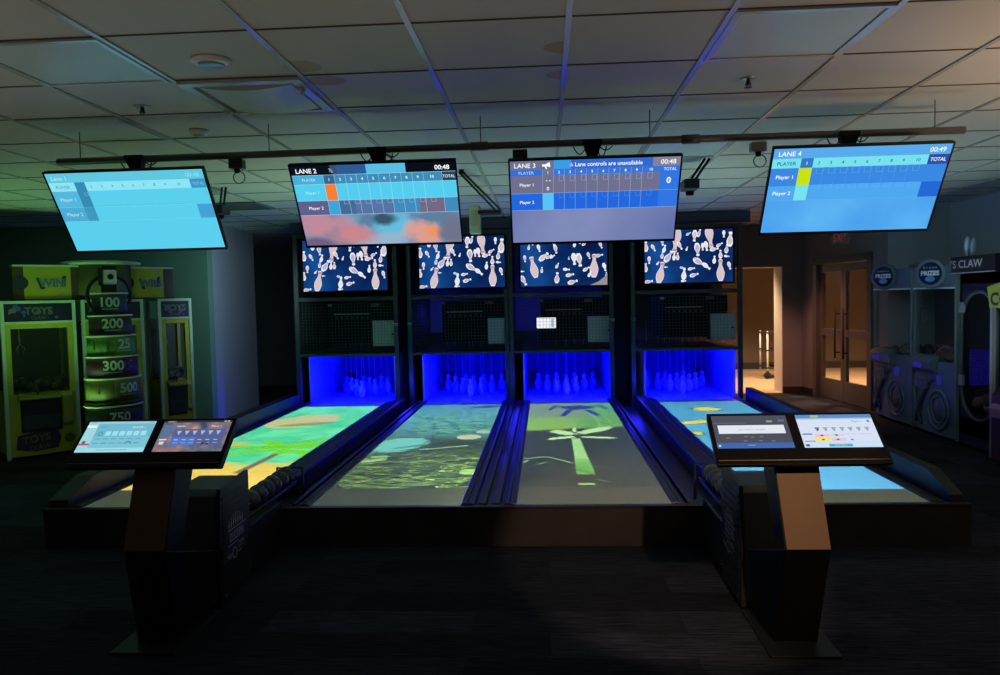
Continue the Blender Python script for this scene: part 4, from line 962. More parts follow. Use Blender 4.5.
# banner boards on top
def banner(p0, p1, z0, z1, lab, word, bow=.05):
    p0 = Vector((*p0, 0)); p1 = Vector((*p1, 0)); u = p1 - p0; w = u.length; u.normalize(); nrm = Vector((u.y, -u.x, 0))
    c = (p0 + p1) / 2
    t = thing('topper_sign', (c.x, c.y, z0), lab, 'sign')
    def q(s, z, k=0): p = p0 + u * (s * w) + nrm * (bow * math.sin(PI * s) + k); return (p.x, p.y, z)
    m = MB(); N = 14; by = mat('banner_yellow', (.42, .38, .03), .5); bd = mat('banner_brown', (.07, .045, .02), .6)
    for k in range(N):
        a, b = k / N, (k + 1) / N
        mm = bd if (k < 2 or k > N - 4) else by
        m.add([q(a, z0), q(b, z0), q(b, z1), q(a, z1), q(a, z0, -.03), q(b, z0, -.03), q(b, z1, -.03), q(a, z1, -.03)], [(0, 1, 2, 3), (5, 4, 7, 6), (3, 2, 6, 7), (1, 0, 4, 5), (0, 3, 7, 4), (2, 1, 5, 6)], mm)
    m.build('board', t)
    m = MB()
    for k in range(N):
        a, b = k / N, (k + 1) / N
        for za, zb in ((z1, z1 + .018), (z0 - .012, z0)):
            m.add([q(a, za, .02), q(b, za, .02), q(b, zb, .02), q(a, zb, .02), q(a, za, -.15), q(b, za, -.15), q(b, zb, -.15), q(a, zb, -.15)], [(0, 1, 2, 3), (5, 4, 7, 6), (3, 2, 6, 7), (1, 0, 4, 5), (0, 3, 7, 4), (2, 1, 5, 6)], palef if za > z0 + .1 else blackm)
    m.build('rim', t)
    m = MB(); zc = (z0 + z1) / 2
    nb = mat('banner_navy', (.02, .03, .07), .5); lb = mat('banner_blue', (.10, .16, .30), .5)
    pts = [(.30, .05), (.72, .075), (.70, -.04), (.36, -.07)]
    m.add([q(s, zc + z, .004) for s, z in pts][::-1], [(0, 1, 2, 3)], nb)
    m.text(word, lambda x, y: q(.51 + x / w, zc + y, .008), .085, lb, bold=.04)
    m.add([q(.10 + .07 / w * math.cos(a), zc + .07 * math.sin(a), .004) for a in [k * PI / 8 for k in range(16)]], [tuple(range(16))], nb)
    m.build('lettering', t)
    m = MB()
    for s in (.2, .8): m.tube([q(s, 1.63, -.08), q(s, z0, -.08)], .012, palef, 8)
    m.build('support_post', t)
banner((-5.47, 7.66), (-4.99, 8.14), 1.655, 1.995, 'yellow curved topper sign reading WIN above the far-left claw machine', 'WIN')
banner((-4.74, 8.42), (-4.34, 8.82), 1.655, 1.985, 'yellow curved topper sign reading WIN right of the prize tower top', 'WIN')
m = MB(); m.lathe([(.38, 0), (.40, .005), (.40, .03), (.36, .04)], (-4.93, 8.36, 2.02), palef, 40); m.lathe([(.30, -.33), (.30, 0)], (-4.93, 8.36, 2.02), mat('drum_dark', (.10, .09, .02), .6), 32)
o = m.build('topper_disc', org=(-4.93, 8.36, 1.69)); tag(o, 'round pale-rimmed drum on top of the yellow claw machines, between the two WIN signs', 'sign')

# numbered prize tower
tx_, ty_ = -4.46, 7.68
t = thing('prize_tower', (tx_, ty_, 0), 'tall round tiered tower numbered 100 to 750 standing before the yellow machines', 'arcade machine')
tiers = [(1.475, 1.70, .165, '100', (.02, .05, .06), .05), (1.27, 1.475, .20, '200', (.05, .03, .03), .10), (1.06, 1.27, .225, '25', (.10, .22, .04), .55), (.84, 1.06, .24, '300', (.06, .01, .03), .05), (.60, .84, .255, '500', (.16, .14, .03), .62), (.30, .56, .27, '750', (.012, .012, .014), .20)]
numm = mat('tower_number_pale', (.50, .60, .52), .5)
lx, ly = -tx_, -ty_; base_a = math.atan2(ly, lx)      # direction to the front
def cyl(r, a): return (tx_ + r * math.cos(a), ty_ + r * math.sin(a))
for z0, z1, r, num, c, off in tiers:
    m = MB(); m.lathe([(r, 0), (r, z1 - z0 - .012)], (tx_, ty_, z0), mat('tier_print_' + num, c, .5, noise=.5, nscale=22), 40, smooth=True); o = m.build('tier', t)
    m = MB(); m.lathe([(r + .008, 0), (r + .012, .004), (r + .012, .010), (r + .006, .014)], (tx_, ty_, z1 - .013), mat('tier_rim', (.62, .60, .50), .35), 40); m.build('rim', t)
    m = MB(); zc = (z0 + z1) / 2 + .02
    def wrap(x, y, r=r, off=off, zc=zc):
        a = base_a + off + x / r; p = cyl(r + .004, a); return (p[0], p[1], zc + y)
    m.text(num, wrap, .095, numm, bold=.03)
    for k in range(14):
        a0 = (k - 7) * .012
        m.add([wrap(a0 * .9, -.075), wrap(a0 * .9 + .007, -.075), wrap(a0 * .9 + .007, -.067), wrap(a0 * .9, -.067)], [(0, 1, 2, 3)], numm)
    if num in ('25', '500'):
        m2 = MB(); m2.add([wrap(-.30, -.055), wrap(-.15, -.055), wrap(-.15, .035), wrap(-.30, .035)], [(0, 1, 2, 3)], mat('tier_dark_patch', (.04, .05, .02), .6)); m2.build('print_patch', o, org=t['_o'])
    if num == '300':
        for k in range(8):
            a0 = .13 + .012 * (k % 4); z_ = -.06 + .03 * (k // 2)
            m.add([wrap(a0, z_), wrap(a0 + .02, z_), wrap(a0 + .02, z_ + .02), wrap(a0, z_ + .02)], [(0, 1, 2, 3)], mat('tier_purple', (.16, .02, .22), .5))
    m.build('number', o, org=t['_o'])
m = MB(); m.lathe([(.30, 0), (.30, .27), (.28, .30)], (tx_, ty_, 0), blackm, 40); m.build('base', t)
m = MB(); m.lathe([(.255, 0), (.27, .02), (.27, .035)], (tx_, ty_, .565), black, 40); m.build('collar', t)
hx, hy = cyl(.0, 0)
ux, uy = -math.sin(base_a), math.cos(base_a)
m = MB(); m.tube([(tx_ + ux * .20 * math.cos(a), ty_ + uy * .20 * math.cos(a), 1.68 + .20 * math.sin(a)) for a in [k * 2 * PI / 28 for k in range(28)]], .018, black, 8, closed=True); m.build('hoop', t)
fx, fy = cyl(.10, base_a)
m = MB(); Mh = Matrix.Translation((fx, fy, 1.86)) @ Matrix.Rotation(base_a + PI / 2, 4, 'Z')
m.box(-.055, .075, -.05, .05, -.075, .075, white_p, M=Mh); hdm = m.build('head', t, bevel=.02)
m = MB(); m.lathe([(.022, 0), (.03, .01)], (0, 0, 0), blackm, 16, M=Mh @ Matrix.Translation((.02, -.052, .0)) @ Matrix.Rotation(PI / 2, 4, 'X')); m.build('lens', hdm, org=t['_o'])
m = MB(); m.box(-.09, -.055, -.06, .05, -.09, .09, blackm, M=Mh); m.box(-.055, .075, -.05, .05, .078, .11, blackm, M=Mh); m.box(-.07, .07, -.04, .04, -.16, -.078, blackm, M=Mh); m.build('head_bracket', t)

# ================================================================== RIGHT-HAND MACHINES
wbl = mat('machine_pale_blue', (.10, .14, .17), .5); wgr = mat('machine_pale_green', (.14, .20, .17), .5); wdk = mat('machine_groove', (.06, .08, .12), .5)
intr = mat('machine_interior', (.03, .035, .05), .6)
def white_claw(ya, yb, lab):
    """front faces -x at x = 4.08; ya far end, yb near end"""
    xf, xk = 4.08, 4.86; yc = (ya + yb) / 2; w = ya - yb
    t = thing('claw_machine', ((xf + xk) / 2, yc, 0), lab, 'arcade machine')
    m = MB(); m.prism_z([(xf + .02, yb + .01), (xf - .015, yc), (xf + .02, ya - .01), (xk, ya - .01), (xk, yb + .01)], .03, .80, wbl); m.build('lower_cabinet', t, bevel=.01)
    for y in (ya - .04, yb + .015): MB().box(xf, xf + .05, y, y + .025, .80, 1.56, wgr).build('corner_post', t, bevel=.004)
    MB().box(xf + .0, xf + .06, yb, yb + .018, .02, 1.86 - .1, wgr).build('edge_panel', t, bevel=.004)
    MB().box(xk - .05, xk, yb + .01, ya - .01, .8, 1.56, intr).build('back_panel', t)
    MB().box(xf - .01, xk, yb + .01, ya - .01, 1.56, 1.80, wbl).build('canopy', t, bevel=.015)
    MB().box(xf - .014, xf - .008, yb + .01, ya - .01, 1.555, 1.572, mat('canopy_edge', (.7, .75, .7), .3)).build('edge_strip', t)
    MB().box(xf + .012, xf + .018, yb + .05, ya - .05, .82, 1.56, glass_m).build('front_glass', t)
    # round sign, angled towards the lanes
    th = math.radians(-52); Ms = Matrix.Translation((xf - .10, yc - (.02 if ya > 9 else .14), 1.715)) @ Matrix.Rotation(th, 4, 'Z') @ Matrix.Rotation(PI / 2, 4, 'X')
    m = MB(); m.lathe([(.15, -.03), (.155, .0), (.145, .012), (.125, .014)], (0, 0, 0), wbl, 36, M=Ms)
    sg = m.build('round_sign', t)
    m = MB(); m.lathe([(.11, .0142), (.118, .0150)], (0, 0, 0), mat('sign_face_blue', (.03, .06, .20), .4), 32, M=Ms)
    m.text('PRIZES', lambda x, y: Ms @ Vector((x, y + .005, .018)), .045, mat('sign_text_white', (.55, .6, .7), .5), bold=.05)
    m.add([Ms @ Vector((.05 * math.cos(a), -.055 + .03 * math.sin(a), .0175)) for a in [k * PI / 8 for k in range(16)]], [tuple(range(16))], mat('sign_lightblue', (.12, .22, .42), .5))
    for k in range(5): m.add([Ms @ Vector((-.06 + .03 * k + .012 * math.cos(a), .06 + .012 * math.sin(a), .0175)) for a in [q * PI / 3 for q in range(6)]], [tuple(range(6))], _M['sign_lightblue'])
    m.build('sign_print', sg, org=t['_o'])
    m = MB(); m.lathe([(.03, 0), (.10, .0), (.13, .03), (.05, .07)], (xf + .30, yc - .05, 1.80), wbl, 24); m.build('crest', t)
    # front details
    def disk(y, z, r0, r1, dx0, dx1, mm, nm, par=t):
        Md = Matrix.Translation((xf, y, z)) @ Matrix.Rotation(-PI / 2, 4, 'Y')
        MB().lathe([(r1, dx0), (r1, dx1), (r0, dx1), (r0, dx0)], (0, 0, 0), mm, 32, M=Md).build(nm, par)
    cy, cz = yb + w * .34, .30
    def ring(y, z, R, r, mm, nm):
        MB().tube([(xf - .02, y + R * math.cos(a), z + R * math.sin(a)) for a in [k * 2 * PI / 32 for k in range(32)]], r, mm, 8, closed=True).build(nm, t)
    ring(cy, cz, .20, .013, wbl, 'speaker_ring'); ring(cy, cz, .135, .010, wbl, 'inner_ring')
    Md = Matrix.Translation((xf - .012, cy, cz)) @ Matrix.Rotation(-PI / 2, 4, 'Y')
    MB().lathe([(.001, .006), (.115, .008), (.12, 0)], (0, 0, 0), wdk, 28, M=Md).build('prize_hole', t)
    m = MB(); m.tube([(xf - .012, ya - .10, .12), (xf - .02, ya - .20, .35), (xf - .02, ya - .38, .56), (xf - .012, ya - .52, .62)], .022, wdk, 8); m.tube([(xf - .012, ya - .07, .50), (xf - .018, ya - .10, .30), (xf - .012, ya - .22, .10)], .018, wdk, 8); m.build('groove', t)
    m = MB(); m.prism_y([(xf + .01, .66), (xf - .07, .70), (xf - .09, .80), (xf - .02, .86), (xf + .01, .86)], ya - .62 * w, ya - .06, wbl); m.build('control_panel', t, bevel=.012)
    m = MB(); m.box(xf - .05, xf - .01, ya - .40, ya - .14, .50, .64, wbl); m.box(xf - .054, xf - .05, ya - .36, ya - .18, .515, .60, wdk); m.build('coin_box', t, bevel=.005)
    MB().box(xf - .092, xf - .086, ya - .36, ya - .18, .725, .775, emi(34, 34, 120, 1, True)).build('button_light', t); MB().box(xf - .02, xf - .014, cy - .06, cy + .04, .56, .66, emi(30, 32, 110, 1, True)).build('button_light', t)
    m = MB(); m.tube([(xf + .35, yc, 1.56), (xf + .35, yc, 1.38)], .010, steel, 8); m.sphere((xf + .35, yc, 1.36), .035, steel, 14)
    for q in range(3):
        a = q * 2.094; cx = xf + .35
        m.tube([(cx, yc, 1.34), (cx + .06 * math.cos(a), yc + .06 * math.sin(a), 1.27), (cx + .03 * math.cos(a), yc + .03 * math.sin(a), 1.17)], .008, steel, 6)
    m.build('claw', t)
    m = MB()
    for k in range(40):
        r = .035 + .03 * random.random(); m.sphere((xf + .1 + .6 * random.random(), yb + .08 + (w - .16) * random.random(), .80 + r * .8), r, toysC[int(random.random() * 6)], 10)
    tag(m.build('plush_pile', t), kind='stuff')
white_claw(9.82, 8.83, 'pale blue-white claw machine with a round sign, beside the glass double door')
white_claw(8.79, 7.90, 'pale blue-white claw machine with a round sign, next to the dark machine reading S CLAW')
# dark arched machine
xf = 4.06; ya, yb = 7.87, 7.12; yc = (ya + yb) / 2
t = thing('claw_machine', (4.48, yc, 0), 'dark navy claw machine with an arched window and a sign reading S CLAW', 'arcade machine')
dn = mat('machine_navy', (.010, .012, .04), .35)
def yzprism(m, pts, x0, x1, mm): m.hexa([(x0, y, z) for y, z in pts], [(x1, y, z) for y, z in pts], mm)
m = MB(); m.box(xf + .04, 4.88, yb, ya, .03, .30, dn); m.box(4.84, 4.88, yb, ya, .3, 1.69, dn); m.box(xf + .04, 4.84, yb, ya, 1.60, 1.69, dn); m.box(xf + .04, 4.84, ya - .03, ya, .3, 1.6, dn)
# arched front plate around the opening
ap = [(yc + .30 * math.cos(a), (1.22 + .30 * math.sin(a)) if math.sin(a) > 0 else (.60 + .30 * math.sin(a))) for a in [k * 2 * PI / 40 for k in range(40)]]
ap = []
for k in range(21): a = PI * k / 20; ap.append((yc + .30 * math.cos(a), 1.24 + .28 * math.sin(a)))
for k in range(21): a = PI + PI * k / 20; ap.append((yc + .30 * math.cos(a), .58 + .28 * math.sin(a)))
out = []
for y, z in ap:
    dy, dz = y - yc, z - .91; s = max(abs(dy) / ((ya - yb) / 2), abs(dz) / .78, 1e-6); out.append((yc + dy / s, .91 + dz / s))
n = len(ap)
m.add([(xf + .04, y, z) for y, z in ap] + [(xf + .04, y, z) for y, z in out], [(i, (i + 1) % n, n + (i + 1) % n, n + i) for i in range(n)], dn)
m.build('cabinet', t)
m = MB(); m.tube([(xf + .02, y, z) for y, z in ap], .018, mat('arch_ring_grey', (.06, .07, .07), .7), 8, closed=True); m.build('arch_ring', t)
MB().add([(xf + .045, y, z) for y, z in ap], [tuple(range(n))], glass_m).build('arched_glass', t)
for z in (1.37, .66): MB().box(xf - .01, xf + .02, ya - .14, ya - .07, z - .05, z + .05, mat('hinge_pale', (.25, .25, .3), .5)).build('hinge', t, bevel=.004)
m = MB(); m.box(xf - .05, 4.7, yb, ya, 1.70, 1.86, mat('sign_black', (.008, .008, .01), .4)); m.box(xf - .055, xf - .05, yb, ya, 1.70, 1.708, mat('sign_edge', (.3, .32, .35), .4)); sg = m.build('sign_box', t)
m = MB(); m.text("'S CLAW", lambda x, y: (xf - .056, ya - .02 - x, 1.79 + y), .075, mat('claw_sign_letters', (.50, .52, .50), .5), 'l', bold=.01, sx=1.35); m.build('sign_letters', sg, org=t['_o'])
m = MB(); m.lathe([(.012, 0), (.03, .04), (.035, .10), (.022, .16), (.004, .20)], (xf + .0, ya - .20, 1.86), mat('claw_statue', (.22, .28, .35), .3), 12); m.lathe([(.012, 0), (.03, .04), (.03, .10), (.02, .15), (.004, .18)], (xf + .03, ya - .25, 1.86), _M['claw_statue'], 12); m.build('ornament', t)
m = MB(); m.box(4.18, 4.60, ya - .045, ya - .032, .60, .95, emi(10, 6, 100, .5)); m.build('blue_panel_light', t)
m = MB()
for k in range(30):
    r = .04 + .03 * random.random(); m.sphere((xf + .12 + .5 * random.random(), yb + .1 + (ya - yb - .2) * random.random(), .30 + r + .15 * random.random()), r, toysC[int(random.random() * 6)], 10)
tag(m.build('plush_pile', t), kind='stuff')
# last machine cut by the frame
xf = 3.93; ya, yb = 7.03, 6.3
t = thing('arcade_cabinet', (4.4, 6.7, 0), 'dark arcade cabinet with a yellow crown-shaped sign at the right edge of the picture', 'arcade machine')
m = MB(); m.prism_y([(xf, .04), (xf, .62), (xf + .10, .70), (xf + .12, 1.62), (4.8, 1.66), (4.8, .04)], yb, ya, mat('cabinet_plum', (.07, .02, .035), .4)); m.build('cabinet', t, bevel=.008)
m = MB(); m.box(xf - .004, xf + .03, ya - .02, ya + .012, .05, 1.40, mat('t_mould_grey', (.22, .22, .24), .4)); m.build('edge_moulding', t)
m = MB(); m.box(xf + .085, xf + .11, yb + .08, ya - .05, .80, 1.30, emi(8, 8, 62, 1, True)); tag(m.build('screen', t), 'dim blue glass panel')
m = MB(); m.prism_y([(xf - .02, .42), (xf - .04, .50), (xf, .54)], yb + .05, ya - .04, mat('pale_pink', (.4, .2, .25), .4)); m.build('shelf', t)
m = MB()
cr = [(ya + .02, 1.56), (ya - .02, 1.42), (ya - .02, 1.38), (yb + .1, 1.38), (yb + .08, 1.60), (ya - .45, 1.66), (ya - .22, 1.65), (ya - .18, 1.60)]
yzprism(m, cr, xf - .03, xf - .005, mat('crown_olive', (.30, .32, .04), .5)); sg = m.build('crown_sign', t)
m = MB(); m.text('COIN', lambda x, y: (xf - .032, ya - .04 - x, 1.46 + y), .11, mat('crown_text_dark', (.02, .02, .02), .5), 'l', bold=.03, sx=1.2); m.build('crown_letters', sg, org=t['_o'])

# exit sign
t = thing('exit_sign', (3.80, 10.2, 2.20), 'small red exit sign hanging below the lower edge of the lane 4 monitor', 'exit sign')
m = MB(); m.box(3.70, 3.92, 10.19, 10.20, 2.16, 2.33, mat('exit_plate_clear', (.3, .3, .3), .2, alpha=.25)); pl_ = m.build('plate', t)
m = MB(); m.text('EXIT', lambda x, y: (3.81 + x, 10.186, 2.245 + y), .11, emi(96, 36, 32, 1, True), bold=.0, sx=.55); m.build('letters', pl_, org=t['_o'])
m = MB(); m.tube([(3.81, 10.2, 2.33), (3.81, 10.2, CEIL)], .01, grey_p, 8); m.build('stem', t)
# cart in the corridor
t = thing('utility_cart', (4.05, 14.3, 0), 'black and white wheeled cart half hidden beyond the lit corridor opening', 'cart')
m = MB()
for z in (.20, .52, .84): m.box(3.98, 4.45, 14.1, 14.6, z - .012, z + .012, blackm)
m.build('shelf', t)
for x in (4.0, 4.43):
    for y in (14.12, 14.58): MB().tube([(x, y, .14), (x, y, .86)], .016, white_p, 8).build('post', t)
for x in (4.0, 4.43):
    m = MB()
    for y in (14.12,):
        m.lathe([(.06, -.018), (.065, -.01), (.065, .01), (.06, .018)], (0, 0, 0), blackm, 20, M=Matrix.Translation((x, y, .066)) @ Matrix.Rotation(PI / 2, 4, 'X')); m.box(x - .012, x + .012, y - .03, y + .03, .06, .15, blackm)
    m.build('caster', t)

# ================================================================== LIGHTS
def light(name, kind, loc, energy, col, target=None, **k):
    ld = bpy.data.lights.new(name, kind); ld.energy = energy; ld.color = col
    for a, b in k.items(): setattr(ld, a, b)
    o = bpy.data.objects.new(name, ld); COL.objects.link(o); o.location = loc
    if target is not None:
        o.rotation_euler = (Vector(target) - Vector(loc)).to_track_quat('-Z', 'Y').to_euler()
    return o

#STAIN
# ---- projector pictures: light whose colour depends on direction, as a slide projector's does
stain_ceiling()
def projector_light(i, loc, paint, k=1.0):
    ld = bpy.data.lights.new('projector_beam', 'POINT'); ld.shadow_soft_size = 0.0; ld.use_nodes = True
    nt = ld.node_tree; Ex.nt = nt
    em = [n for n in nt.nodes if n.type == 'EMISSION'][0]
    h = loc[2] - LZ
    ld.energy = 4 * PI * PI * h * h / .34 * k
    o = bpy.data.objects.new('projector_beam', ld); COL.objects.link(o); o.location = loc
    tc = nt.nodes.new('ShaderNodeTexCoord'); sp = nt.nodes.new('ShaderNodeSeparateXYZ'); nt.links.new(tc.outputs['Normal'], sp.inputs[0])
    dx, dy, dz = Ex(sp.outputs[0]), Ex(sp.outputs[1]), Ex(sp.outputs[2])
    nz = Ex.op('MAXIMUM', dz * -1.0, 0.02)
    X = dx / nz * h + loc[0]; Y = dy / nz * h + loc[1]
    inx = clamp((HW - Ex.op('ABSOLUTE', X - LC[i])) * 200.0); yf = 5.14 if i == 3 else 5.26; iny = clamp((Y - 4.76) * 120.0) * clamp((9.47 - Y) * 120.0)
    down = Ex.op('LESS_THAN', dz, -0.1)
    comp = 1.0 / (nz * nz * nz)
    cmb = nt.nodes.new('ShaderNodeCombineXYZ'); nt.links.new(X.x, cmb.inputs[0]); nt.links.new(Y.x, cmb.inputs[1])
    V = cmb.outputs[0]
    def noise(sx, sy, sc=1.0, det=3, dist=0.0, off=0.0):
        mp = nt.nodes.new('ShaderNodeMapping'); mp.inputs['Scale'].default_value = (sx, sy, 1); mp.inputs['Location'].default_value = (off, off, 0); nt.links.new(V, mp.inputs[0])
        n = nt.nodes.new('ShaderNodeTexNoise'); n.inputs['Scale'].default_value = sc; n.inputs['Detail'].default_value = det; n.inputs['Distortion'].default_value = dist
        nt.links.new(mp.outputs[0], n.inputs['Vector']); return Ex(n.outputs['Fac'])
    def ell(cx, cy, rx, ry, ang=0, soft=6.0, n=None, na=0.0):
        a = math.radians(ang); ca, sa = math.cos(a), math.sin(a)
        ax, ay = X - cx, Y - cy
        u = (ax * ca + ay * sa) * (1 / rx); v = (ay * ca - ax * sa) * (1 / ry)
        q = 1.0 - (u * u + v * v)
        if n is not None: q = q + (n - .5) * na
        return clamp(q * (soft * 2.4))
    def seg(x0, y0, x1, y1, w, soft=60.0):
        L = math.hypot(x1 - x0, y1 - y0); ux, uy = (x1 - x0) / L, (y1 - y0) / L
        ax, ay = X - x0, Y - y0
        t = ax * ux + ay * uy; dd = Ex.op('ABSOLUTE', ay * ux - ax * uy)
        return clamp((w - dd) * soft) * clamp(t * soft) * clamp((L - t) * soft)
    c = paint(X, Y, noise, ell, seg)
    c = mixc(clamp((yf - Y) * 120.0), c, (50, 54, 42))
    nt.links.new(c, em.inputs['Color'])
    st = comp * inx * iny * down
    nt.links.new(st.x, em.inputs['Strength'])
    return o
def p1(X, Y, N, E, G):
    n = N(2.0, 1.2, 1.6, 3, .6)
    c = mixc(clamp((n - .42) * 5.0), (70, 212, 156), (104, 236, 172))
    c = mixc(clamp((Y - 8.6) * .8) * .5, c, (110, 220, 200))
    ln = N(1.2, 6.0, 1.5, 2, 1.5, 4.0); c = mixc(clamp(.016 - Ex.op('ABSOLUTE', ln - .5)) * 62.0, c, (30, 120, 80))
    c = mixc(E(-2.70, 8.32, .34, .50, -25, 10, n, .6), c, (196, 196, 140)); c = mixc(E(-2.58, 8.10, .30, .10, 20, 5) * .8, c, (120, 140, 90))
    c = mixc(E(-2.98, 6.95, .22, .12, 20, 8), c, (190, 190, 120))
    sh = Y + (n - .5) * .7 - (X + 2.5) * .15
    c = mixc(clamp((6.12 - sh) * 9.0), c, (232, 202, 92))
    ls = N(3, 14, 1.2, 2, 1.0, 9.0); c = mixc(clamp(.02 - Ex.op('ABSOLUTE', ls - .5)) * 40.0 * clamp((6.2 - Y) * 6.0), c, (176, 140, 40))
    c = mixc(G(-2.40, 5.75, -2.33, 6.72, .045, 50), c, (112, 104, 76))
    nn = N(7, 7, 2.0, 3, .5, 5)
    for (x0, y0, rx, ry, a) in ((-2.62, 6.82, .34, .07, -6), (-2.15, 6.84, .30, .08, 8), (-2.62, 6.80, .32, .07, -8), (-2.10, 6.86, .30, .09, 12), (-2.65, 6.55, .30, .055, 28), (-2.08, 6.50, .22, .06, -50), (-2.22, 7.05, .28, .06, 40), (-2.52, 6.98, .24, .06, -45), (-2.30, 6.60, .10, .10, 0)):
        c = mixc(E(x0, y0, rx * 1.05, ry * 1.1, a, 6, nn, 1.8), c, (108, 214, 16))
    c = mixc(G(-2.9, 6.75, -2.35, 6.84, .012, 80) * .7, c, (40, 130, 30)); c = mixc(G(-2.3, 6.84, -2.05, 6.9, .012, 80) * .7, c, (40, 130, 30))
    return c
def p2(X, Y, N, E, G):
    n = N(2.2, 3.0, 2.0, 4, .8); n2 = N(3, 9, 2.0, 4, 1.2, 7)
    c = mixc(clamp((Y - 7.0) * .8), (20, 34, 30), (40, 140, 146))
    c = mixc(clamp((Y - 8.0) * .9) * clamp((X + 1.45) * 2.0) , c, (60, 128, 190))
    c = mixc(clamp((n2 - .52) * 7.0) * clamp((Y - 7.0) * 1.5), c, (110, 196, 170))
    c = mixc(clamp((.47 - n2) * 8.0) * clamp((Y - 7.4) * 2) * clamp((8.9 - Y) * 2), c, (40, 84, 96))
    n3 = N(2.6, 11, 2.0, 5, 1.8, 3); n4 = N(4.5, 8, 2.2, 5, 2.0, 12)
    c = mixc(clamp((n3 - .53) * 14.0) * clamp((6.75 - Y) * 2.0), c, (112, 150, 66)); c = mixc(clamp((n4 - .60) * 18.0) * clamp((6.6 - Y) * 2.0), c, (190, 224, 124))
    c = mixc(clamp(.012 - Ex.op('ABSOLUTE', n3 - .5)) * 70.0, c, (130, 176, 140)); c = mixc(clamp(.014 - Ex.op('ABSOLUTE', n4 - .46)) * 60.0 * clamp((Y - 6.9) * 2), c, (150, 214, 190))
    c = mixc(clamp((n4 - .54) * 18.0) * clamp((Y - 7.1) * 2.0) * clamp((9.3 - Y) * 2.0), c, (118, 210, 180)); c = mixc(clamp((.45 - n4) * 18.0) * clamp((Y - 7.0) * 2.0) * .8, c, (8, 30, 44)); c = mixc(clamp((.46 - n3) * 18.0) * clamp((7.0 - Y) * 2.0) * .7, c, (14, 26, 22))
    c = mixc(E(-1.36, 6.86, .26, .36, -20, 5, n4, 2.4), c, (110, 200, 186)); c = mixc(clamp(.016 - Ex.op('ABSOLUTE', n3 - .47)) * 60.0 * E(-1.36, 6.86, .26, .36, -20, 5), c, (60, 130, 130)); c = mixc(E(-1.22, 6.78, .20, .035, 35, 5) , c, (60, 130, 130))
    c = mixc(E(-.74, 7.22, .12, .13, 0, 5), c, (186, 196, 160)); c = mixc(E(-.62, 7.5, .08, .10, 0, 5), c, (150, 190, 170))
    c = mixc(G(-1.12, 6.62, -.70, 6.80, .016, 90), c, (190, 224, 170)); c = mixc(G(-.92, 6.11, -.60, 6.27, .012, 90) * .8, c, (140, 170, 130))
    c = mixc(E(-1.42, 6.2, .12, .05, 30, 5, n, 1.0), c, (150, 190, 130)); c = mixc(E(-1.40, 6.34, .09, .04, 0, 5, n, 1.0), c, (140, 190, 140))
    c = mixc(E(-.60, 5.75, .07, .10, 0, 4), c, (130, 170, 90))
    c = mixc(E(-.74, 9.25, .20, .10, 10, 4, n, 1.5), c, (20, 60, 90)); pass
    return c
